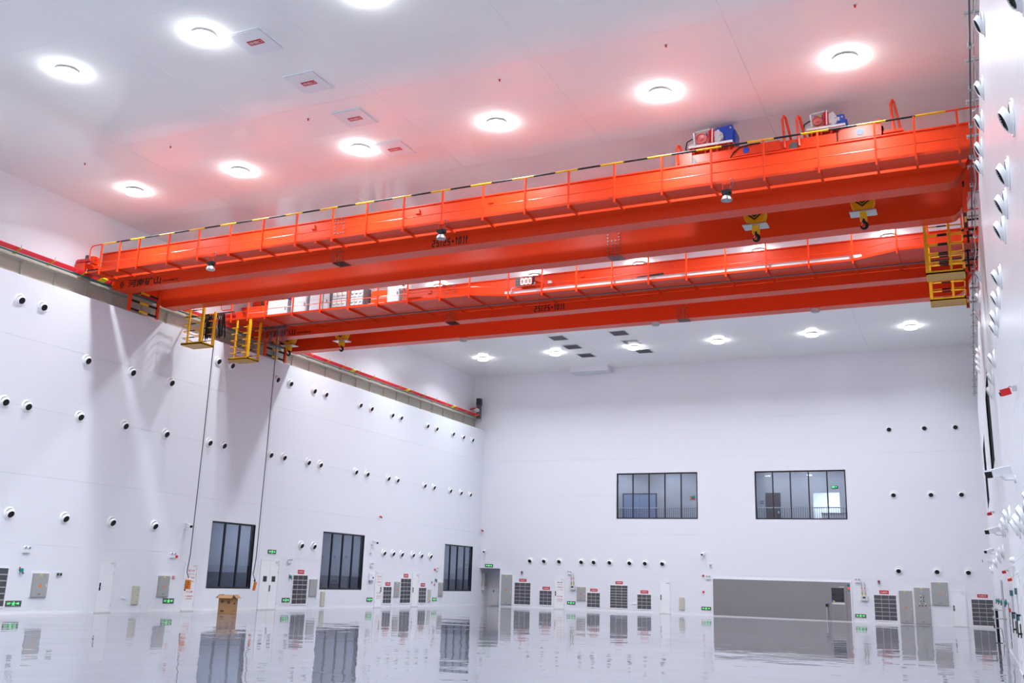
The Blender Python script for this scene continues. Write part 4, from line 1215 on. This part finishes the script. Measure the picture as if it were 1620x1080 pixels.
    return root, girders, L

BREAKS = [-32.2, -18.6, -17.05, -3.2, -1.6, 1.1]
def front2(x):
    if x <= -18.6 or x >= -1.6: return 34.95
    if -17.05 <= x <= -3.2: return 35.62
    if x < -17.05: return 34.95 + .67 * (x + 18.6) / 1.55
    return 35.62 - .67 * (x + 3.2) / 1.6
C1, G1, L1 = crane(28.3, 'nearer orange double girder bridge crane with black and yellow striped handrail', lambda x: 27.0, 27.71, True, True, -31.85, -16.66, (-20.97, -11.1))
C2, G2, L2 = crane(37.25, 'farther orange double girder bridge crane with grey cabinets on its walkway', front2, 37.23, False, False, -31.85, -16.6, (-21.05, -11.05))
part('cable_tray', MB().box(-17.3, -2.9, 35.70, 35.86, 13.51, 13.72), LGREY, C2, L2)
part('cable_cover', MB().cbox((-10.9, 35.8, 13.76), (1.1, .16, .08), (0, -.06, 0)), DARK, C2, L2)

# ------------------------------------------------------------------ crane trolleys with hoists
def hoist(t, x0, x1, y, zb, big, L):
    """hoist drive on a white edged platform: blue gearbox, grey motor, red brake with dished wheel"""
    base = part('hoist_base', MB().box(x0, x1, y - .05, y + 1.5, zb - .05, zb - .012).box(x0 + .05, x1 - .03, y + .25, y + 1.4, 15.1, zb - .05), PAINT, t, L)
    part('platform_edge', MB().box(x0 - .02, x1 + .02, y - .09, y - .05, zb - .055, zb + .02), SIGNWHITE, base, L)
    part('platform_top', MB().box(x0 - .02, x1 + .02, y - .05, y + 1.5, zb - .012, zb + .01), LGREY, base, L)
    for k in range(4):
        x = x0 + .12 + k * (x1 - x0 - .24) / 3
        part('brace', MB().prism([(y - .03, zb - .05), (y + .25, zb - .05), (y + .25, 15.12), (y + .18, 15.12)], 'x', x - .03, x + .03), PAINT, base, L)
    w = x1 - x0
    H = .66 if big else .44
    gx = x1 - .02
    gb = part('gearbox', MB().prism([(gx - .42 * w, zb + .01), (gx, zb + .01), (gx, zb + H), (gx - .05, zb + H + .03), (gx - .36 * w, zb + H), (gx - .42 * w, zb + H - .06)], 'y', y + .2, y + .62).box(gx - .03, gx + .06, y + .3, y + .9, zb + .03, zb + H - .12), BLUE, t, L)
    part('gear_flange', MB().cyl((gx - .34 * w, y + .2, zb + .32 * H / .66), (gx - .34 * w, y + .16, zb + .32 * H / .66), .13, 16), mat('brass', (.55, .42, .12), .35, metal=.7), gb, L)
    for (bx_, bz_) in ((gx - .07, zb + .07), (gx - .07, zb + H - .08)):
        part('eye_bolt', MB().cyl((bx_, y + .2, bz_), (bx_, y + .16, bz_), .03, 8), LGREY, gb, L)
    if not big: part('name_plate', MB().box(gx - .30 * w, gx - .13 * w, y + .185, y + .2, zb + .26, zb + .38), SIGNWHITE, gb, L)
    mx = x0 + .56 * w
    mo = part('motor', MB().cyl((mx + .1, y + .12, zb + .30), (mx + .1, y + .75, zb + .30), .20 if big else .17, 18), LGREY, t, L)
    part('motor_fin', MB().cbox((mx + .1, y + .17, zb + .40), (.24, .16, .22), (0, -.5, 0)).cyl((mx + .14, y + .05, zb + .2), (mx + .14, y + .14, zb + .2), .11, 12), LGREY, mo, L)
    bxc = x0 + .27 * w
    br = part('brake', MB().box(bxc - .26 * w / 1.6, bxc + .3 * w / 1.6, y + .04, y + .3, zb + .03, zb + .10), RED, t, L)
    rr = .19 if big else .15
    part('brake_wheel', MB().lathe([(rr, 0), (rr, .10), (rr * .86, .11), (rr * .80, .04), (rr * .25, .02), (rr * .2, .06), (0, .06)], Matrix.Translation((bxc, y + .12, zb + .29)), 22), mat('brake_pink', (.75, .18, .17), .3), br, L, smooth=True)
    for sx in (-1, 1):
        part('brake_arm', MB().cbox((bxc + sx * rr * 1.25, y + .12, zb + .30), (.05, .12, .5), (0, sx * .08, 0)), RED if sx > 0 else SIGNWHITE, br, L)
    part('brake_spring', MB().cyl((bxc - rr * 1.1, y + .1, zb + .56), (bxc + rr * 1.5, y + .1, zb + .60), .03, 8), LGREY, br, L)
    part('thruster', MB().box(bxc - .1, bxc + .15, y + .2, y + .34, zb + .42, zb + .54), BLUE, br, L)
    part('yellow_tag', MB().box(bxc + .02, bxc + .12, y + .185, y + .2, zb + .47, zb + .53), STK, br, L)
    part('rod', MB().tube([(bxc + rr * 1.6, y + .1, zb + .12), (bxc + rr * 1.7, y + .1, zb + .58)], .035, 8).tube([(bxc + rr * 2.0, y + .1, zb + .12), (bxc + rr * 2.1, y + .1, zb + .56)], .03, 8), RED, br, L)
    part('tie_rod', MB().tube([(bxc + rr * 1.8, y + .08, zb + .12), (bxc + rr * 1.9, y + .08, zb + .60)], .022, 8), SIGNWHITE, br, L)
    part('skid', MB().box(bxc - .2, bxc + .3 * w, y + .02, y + .5, zb + .01, zb + .04), BLUE, t, L)
    part('control_box', MB().box(x0 - .05, x0 + .16, y + .1, y + .3, zb + .03, zb + .2), LGREY, t, L)
    part('hose', MB().tube([(x0 + .1, y, zb + .3), (x0 - .08, y - .02, zb + .2), (x0 - .12, y - .02, zb - .02), (x0 - .05, y, zb - .25), (x0 - .03, y, zb - .4)], .022, 8), BLK, t, L)
    part('drum', MB().cyl((x0 + .2, y + 1.9, zb - .05), (x1 - .2, y + 1.9, zb - .05), .26, 20), DGREY, t, L, smooth=True)

def trolley(xs, y0, label):
    L = (xs + 2.9, y0 + 1.7, 14.9)
    t = thing('crane_trolley', label, 'trolley', L)
    y = y0 + .25
    part('frame', MB().box(xs - .05, xs + 6.2, y, y + .16, 14.98, 15.26).box(xs - .05, xs + 6.2, y0 + 2.99, y0 + 3.15, 14.98, 15.26).box(xs, xs + .2, y, y0 + 3.1, 14.98, 15.26)
         .box(xs + 2.9, xs + 3.1, y, y0 + 3.1, 14.98, 15.26).box(xs + 6.0, xs + 6.2, y, y0 + 3.1, 14.98, 15.26), PAINT, t, L)
    fp = part('side_plate', MB().box(xs + 1.75, xs + 3.2, y - .03, y, 14.98, 15.30), PAINT, t, L)
    fp2 = part('side_plate', MB().box(xs + 4.95, xs + 6.15, y - .03, y, 14.98, 15.36), PAINT, t, L)
    part('round_sign', MB().cyl((xs + 2.15, y - .03, 15.14), (xs + 2.15, y - .045, 15.14), .10, 18), SIGNBLUE, fp, L)
    part('round_sign', MB().cyl((xs + 5.55, y - .03, 15.16), (xs + 5.55, y - .045, 15.16), .10, 18), SIGNBLUE, fp2, L)
    for x in (xs + .4, xs + 2.7, xs + 3.6, xs + 5.8):
        for yw in (y0 + .285, y0 + 3.115):
            part('wheel', MB().cyl((x, yw - .05, 15.04), (x, yw + .05, 15.04), .14, 16), DGREY, t, L)
    def hoop(x, top, w, lab=None):
        part('end_hoop', MB().tube([(x, y - .05, 15.0), (x - .05, y - .05, top - .12), (x, y - .05, top), (x + .03, y + .1 * w, top - .02), (x + .16, y + .9 * w, 15.2), (x + .18, y + 1.0 * w, 15.0)], .04, 8), PAINT, t, L)
    hoop(xs + 3.35, 16.08, .5); hoop(xs + 3.78, 16.0, .5); hoop(xs - .02, 15.66, .15); hoop(xs + 6.5, 16.02, .15)
    part('hoop_foot', MB().box(xs + 6.2, xs + 6.75, y - .08, y + .1, 14.98, 15.06), PAINT, t, L)
    part('control_box', MB().box(xs - .12, xs + .42, y - .04, y + .2, 14.95, 15.34), PAINT, t, L)
    part('lifting_lug', MB().prism([(xs + 6.0, 15.34), (xs + 6.14, 15.34), (xs + 6.1, 15.5), (xs + 6.04, 15.5)], 'y', y - .03, y), PAINT, t, L)
    part('cable', MB().tube([(xs + 1.65, y - .06, 14.92), (xs + 1.75, y - .06, 15.1), (xs + 1.95, y - .06, 15.26), (xs + 2.3, y - .06, 15.30), (xs + 2.6, y - .06, 15.3)], .02, 8).tube([(xs + 4.9, y - .06, 14.95), (xs + 4.9, y - .06, 15.28), (xs + 5.0, y - .06, 15.36), (xs + 5.5, y - .06, 15.4)], .02, 8), BLK, t, L)
    hoist(t, xs + .25, xs + 1.65, y0 + .60, 15.70, True, L)
    hoist(t, xs + 3.98, xs + 5.10, y0 + .60, 15.66, False, L)
    return t
trolley(-7.7, 28.3, 'orange crane trolley carrying two blue and red hoist drives on the nearer crane')
trolley(-32.3, 37.25, 'orange crane trolley at the left end of the farther crane')

def hook_block(x, y, label):
    L = (x, y, 12.43)
    t = thing('hook_block', label, 'crane hook', (x, y, 12.55))
    M = Matrix.Translation((x, y, 13.38))
    sh = part('sheave_housing', MB().lathe([(.0, -.17), (.34, -.17), (.36, -.14), (.36, .14), (.34, .17), (.0, .17)], M, 26), YEL, t, L, smooth=True)
    part('chevron', MB().prism([(x - .24, 13.36), (x, 13.16), (x + .24, 13.36), (x + .17, 13.36), (x, 13.22), (x - .17, 13.36)], 'y', y - .178, y - .168), BLK, sh, L)
    part('chevron', MB().prism([(x - .12, 13.36), (x, 13.26), (x + .12, 13.36), (x + .05, 13.36), (x, 13.32), (x - .05, 13.36)], 'y', y - .178, y - .168), BLK, sh, L)
    part('guard_plate', MB().box(x - .39, x + .39, y - .26, y + .26, 12.99, 13.02), GALV, t, L)
    part('shank', MB().box(x - .10, x + .10, y - .13, y + .13, 12.82, 12.99).box(x - .10, x - .07, y - .13, y + .13, 12.76, 12.82).box(x + .07, x + .10, y - .13, y + .13, 12.76, 12.82), YEL, t, L)
    pts = []
    for k in range(15):
        a = math.radians(100 - k * 20)
        pts.append((x + .09 * math.cos(a), y, 12.60 + .10 * math.sin(a)))
    hk = MB()
    ring = [(x, y, 12.84), (x, y, 12.74)] + pts
    for i in range(len(ring) - 1):
        r0 = .03 + .022 * math.sin(PI * min(1, i / 14)); r1 = .03 + .022 * math.sin(PI * min(1, (i + 1) / 14))
        hk.cyl(ring[i], ring[i + 1], r0, 10, r1)
    h = part('hook', hk, BLK, t, L, smooth=True)
    part('latch', MB().tube([(x - .03, y, 12.70), (x - .095, y, 12.57)], .01, 6), LGREY, h, L)
    rp = MB()
    for dx in (-.22, -.08, .08, .22):
        rp.tube([(x + dx, y, 13.4), (x + dx, y, 14.95)], .012, 6)
    part('rope', rp, DGREY, t, L)
    return t
hook_block(-5.6, 30.0, 'yellow hook block with black hook, left one under the nearer crane')
hook_block(-2.31, 30.0, 'yellow hook block with black hook, right one under the nearer crane')
hook_block(-27.85, 39.0, 'yellow hook block with black hook, right one under the farther crane')
hook_block(-31.1, 39.0, 'yellow hook block with black hook, left one under the farther crane, by the wall')

# ------------------------------------------------------------------ floodlights under the walkways
def floodlight(x, y, label):
    L = (x, y, 12.84)
    t = thing('floodlight', label, 'floodlight', L)
    part('bracket', MB().box(x - .12, x - .09, y - .02, y + .02, 13.14, 13.40).box(x + .09, x + .12, y - .02, y + .02, 13.14, 13.40).box(x - .12, x + .12, y - .03, y + .03, 13.38, 13.42), PAINT, t, L)
    part('driver', MB().box(x - .14, x + .14, y - .10, y + .10, 13.10, 13.19).cyl((x, y, 13.03), (x, y, 13.10), .12, 18), BLK, t, L)
    part('shade', MB().lathe([(.09, -.0), (.13, .05), (.16, .11), (.168, .15), (.155, .15)], Matrix.Translation((x, y, 13.03)) @ Matrix.Rotation(PI / 2, 4, 'X'), 22), GALV, t, L, smooth=True)
    part('lens', MB().cyl((x, y, 12.89), (x, y, 12.87), .155, 22), mat('lens_grey', (.30, .32, .36), .12), t, L)
    part('cable', MB().tube([(x + .1, y, 13.18), (x + .2, y - .02, 13.36), (x + .22, y - .03, 13.5), (x + .16, y - .03, 13.56), (x + .08, y, 13.5)], .012, 6), DGREY, t, L)
for x, w_ in ((-25.5, 'leftmost of three'), (-15.5, 'middle of three'), (-5.85, 'rightmost of three')):
    floodlight(x, 26.92, 'black and silver floodlight under the nearer crane walkway, ' + w_)
for x, w_ in ((-21.7, 'left one'), (-12.05, 'middle one'), (-5.2, 'right one')):
    L = (x, 40.35, 13.02)
    t = thing('floodlight', 'flat round floodlight under the rear girder of the farther crane, ' + w_, 'floodlight', L)
    part('housing', MB().cyl((x, 40.35, 13.10), (x, 40.35, 12.98), .19, 20), LGREY, t, L, smooth=True); part('lens', MB().cyl((x, 40.35, 12.98), (x, 40.35, 12.965), .16, 20), GREY, t, L)

# ------------------------------------------------------------------ cabinets, resistors and motors on the far walkway
def crane_cabinet(x0, x1, y0, y1, h, m, label, name='control_cabinet', cat='cabinet'):
    L = ((x0 + x1) / 2, y0, 13.51)
    t = thing(name, label, cat, L)
    part('body', MB().box(x0, x1, y0, y1, 13.51, 13.51 + h), m, t, L)
    d = part('door', MB().box(x0 + .03, x1 - .03, y0 - .02, y0, 13.52, 13.40 + h), m, t, L)
    part('handle', MB().box(x1 - .12, x1 - .08, y0 - .05, y0 - .02, 13.51 + h * .5, 13.51 + h * .62), DGREY, d, L)
    part('door_seam', MB().box(x0 + .03, x1 - .03, y0 - .026, y0 - .018, 13.51 + h * .66, 13.51 + h * .68), GREY, d, L)
    return t
YC = 36.0
LG2 = mat('cabinet_light_grey', (.44, .44, .47), .35, var=.03)
crane_cabinet(-30.19, -29.02, YC, YC + .6, 1.08, LG2, 'light grey cabinet on the far crane walkway, leftmost of the row')
crane_cabinet(-28.78, -27.9, YC, YC + .6, 1.28, LG2, 'light grey cabinet on the far crane walkway, second from left')
crane_cabinet(-27.72, -26.98, YC, YC + .6, 1.34, LG2, 'light grey cabinet on the far crane walkway, third from left')
crane_cabinet(-26.93, -26.62, YC, YC + .6, 1.36, LG2, 'narrow light grey cabinet left of the resistor racks, far crane walkway')
crane_cabinet(-23.39, -22.75, YC, YC + .6, 1.36, LG2, 'light grey cabinet right of the resistor racks on the far crane walkway')
crane_cabinet(-31.75, -30.35, YC + .3, YC + .8, 1.0, PAINT, 'orange steel box at the left end of the far crane walkway', 'steel_box', 'box')
crane_cabinet(-24.6, -23.45, YC + .5, YC + .9, 1.18, PAINT, 'orange steel box behind the two small motors on the far crane walkway', 'steel_box', 'box')
for k, (x0, x1) in enumerate(((-26.48, -25.58), (-25.44, -24.68))):
    L = ((x0 + x1) / 2, YC, 13.51)
    t = thing('resistor_rack', 'grey resistor rack of round tiles on the far crane walkway, %s one' % ['left', 'right'][k], 'resistor rack', L)
    part('frame', MB().box(x0, x1, YC + .06, YC + .6, 13.51, 14.78).box(x0, x1, YC - .01, YC + .06, 14.74, 14.80).box(x0, x1, YC - .01, YC + .06, 13.51, 13.52).box(x0, x0 + .05, YC - .01, YC + .06, 13.51, 14.8).box(x1 - .05, x1, YC - .01, YC + .06, 13.51, 14.8), DGREY, t, L)
    for r_ in range(3):
        for c_ in range(3):
            w_ = (x1 - x0 - .1) / 3
            xa = x0 + .05 + c_ * w_
            za = 13.54 + r_ * .40
            tl = part('resistor_tile', MB().box(xa + .012, xa + w_ - .012, YC - .0, YC + .06, za, za + .37), LG2, t, L)
            part('resistor_coil', MB().cyl((xa + w_ / 2, YC, za + .2), (xa + w_ / 2, YC - .05, za + .2), w_ * .34, 12, w_ * .26), CREAM, tl, L)
for k, x in enumerate((-24.25, -23.72)):
    L = (x, YC + .1, 13.51)
    t = thing('small_motor', 'small grey motor on the far crane walkway rail, %s one' % ['left', 'right'][k], 'motor', L)
    part('body', MB().cyl((x - .17, YC + .1, 13.74), (x + .17, YC + .1, 13.74), .21, 16), LG2, t, L, smooth=True)
    part('fan_cover', MB().cyl((x + .17, YC + .1, 13.74), (x + .24, YC + .1, 13.74), .19, 16), DGREY, t, L)
    part('foot', MB().box(x - .15, x + .15, YC - .08, YC + .28, 13.51, 13.50), DGREY, t, L)
L = (-22.55, YC, 14.3)
t = thing('warning_lamp_box', 'white lamp box on the far crane handrail right of the cabinets', 'lamp box', (-22.5, YC, 13.51))
part('post', MB().box(-.03, .03, -.03, .03, 0, .95), PAINT, t); part('body', MB().box(-.28, .28, -.12, .12, .95, 1.25), SIGNWHITE, t); part('cone', MB().cyl((0, -.12, 1.1), (0, -.17, 1.1), .06, 12), BLK, t)
t = thing('warning_lamp_box', 'white lamp box on the far crane handrail at the walkway bend', 'lamp box', (-20.05, 34.93, 14.66))
part('body', MB().box(-.22, .22, -.08, .10, .02, .13), SIGNWHITE, t); part('lid', MB().box(-.24, .24, -.10, .12, .13, .15), LGREY, t)
t = thing('warning_lamp_box', 'small white box on the far crane girder right of the red display', 'lamp box', (-15.85, 37.24, 14.42))
part('body', MB().box(-.09, .09, -.10, .0, -.06, .06), SIGNWHITE, t); part('lid', MB().box(-.10, .10, -.11, .0, .06, .075), LGREY, t)

# red digital load display
L = (-16.93, 36.95, 14.28)
t = thing('load_display', 'black display box with glowing red digits 000 on the farther crane', 'display', L)
x0, x1, z0, z1, yd = -17.36, -16.5, 14.28, 14.68, 36.85
part('case', MB().box(x0, x1, yd, yd + .16, z0, z1), DARK, t, L)
part('bracket', MB().box(x0 + .2, x0 + .26, yd + .1, 37.27, z1 - .06, z1 + .05).box(x1 - .26, x1 - .2, yd + .1, 37.27, z1 - .06, z1 + .05), LGREY, t, L)
fc = part('face', MB().box(x0 + .22, x1 - .03, yd - .008, yd, z0 + .03, z1 - .03), mat('display_face', (.25, .005, .008), .3), t, L)
for k in range(3):
    cx = x0 + .34 + k * .185
    seg = MB()
    for (a, b, c, d) in ((-.055, .055, .245, .275), (-.055, .055, .0, .03), (-.07, -.04, .02, .125), (-.07, -.04, .15, .255), (.04, .07, .02, .125), (.04, .07, .15, .255)):
        seg.box(cx + a, cx + b, yd - .014, yd - .008, z0 + .06 + c, z0 + .06 + d)
    part('digit', seg, LEDRED, fc, L)
for z in (14.42, 14.54):
    part('indicator', MB().cyl((x0 + .12, yd, z), (x0 + .12, yd - .02, z), .035, 12), mat('dull_red', (.2, .02, .03), .4), t, L)
part('cable', MB().tube([(x1, yd + .05, z0 + .08), (x1 + .08, yd + .03, z0 + .12), (x1 + .06, yd + .02, z0 + .02), (x1, yd + .04, z0 + .02)], .018, 8).tube([(x0 + .05, yd + .05, z0), (x0 - .2, yd + .05, z0 - .05), (x0 - .25, yd + .1, 13.6)], .018, 8), LGREY, t, L)

# ------------------------------------------------------------------ festoon cables
def festoon(xa, xb, y, z, xs0, xs1, n, drop, label, m, r):
    L = ((xa + xb) / 2, y, z)
    t = thing('festoon_cable', label, 'cable', L)
    part('track', MB().box(xa, xb, y - .025, y + .025, z - .025, z + .025), DGREY, t, L)
    rnd = random.Random(n)
    for k in range(n):
        x = xs0 + (xs1 - xs0) * k / (n - 1)
        w_ = (xs1 - xs0) / n * rnd.uniform(.5, 1.2)
        dy_ = rnd.uniform(-.25, .25)
        dp = drop * rnd.uniform(.82, 1.0)
        pts = [(x, y, z - .03), (x + .01, y + dy_ * .6, z - dp * .5), (x + .01, y + dy_, z - dp * .9), (x + w_ * .5, y + dy_, z - dp), (x + w_, y + dy_, z - dp * .9), (x + w_, y + dy_ * .6, z - dp * .5), (x + w_, y, z - .03)]
        part('cable_loop', MB().tube(pts, r, 6), m, t, L)
        part('cable_trolley', MB().box(x - .03, x + .03, y - .04, y + .04, z - .10, z - .025), DGREY, t, L)
    return t
festoon(-32.2, -29.4, 32.75, 13.12, -31.15, -29.95, 14, 1.25, 'bundle of black festoon cable loops behind the nearer crane at the left wall', BLK, .024)
festoon(-31.2, 1.0, 36.0, 13.28, -30.3, -29.0, 12, .85, 'dark thin festoon cable loops on a long track under the farther crane', DGREY, .012)
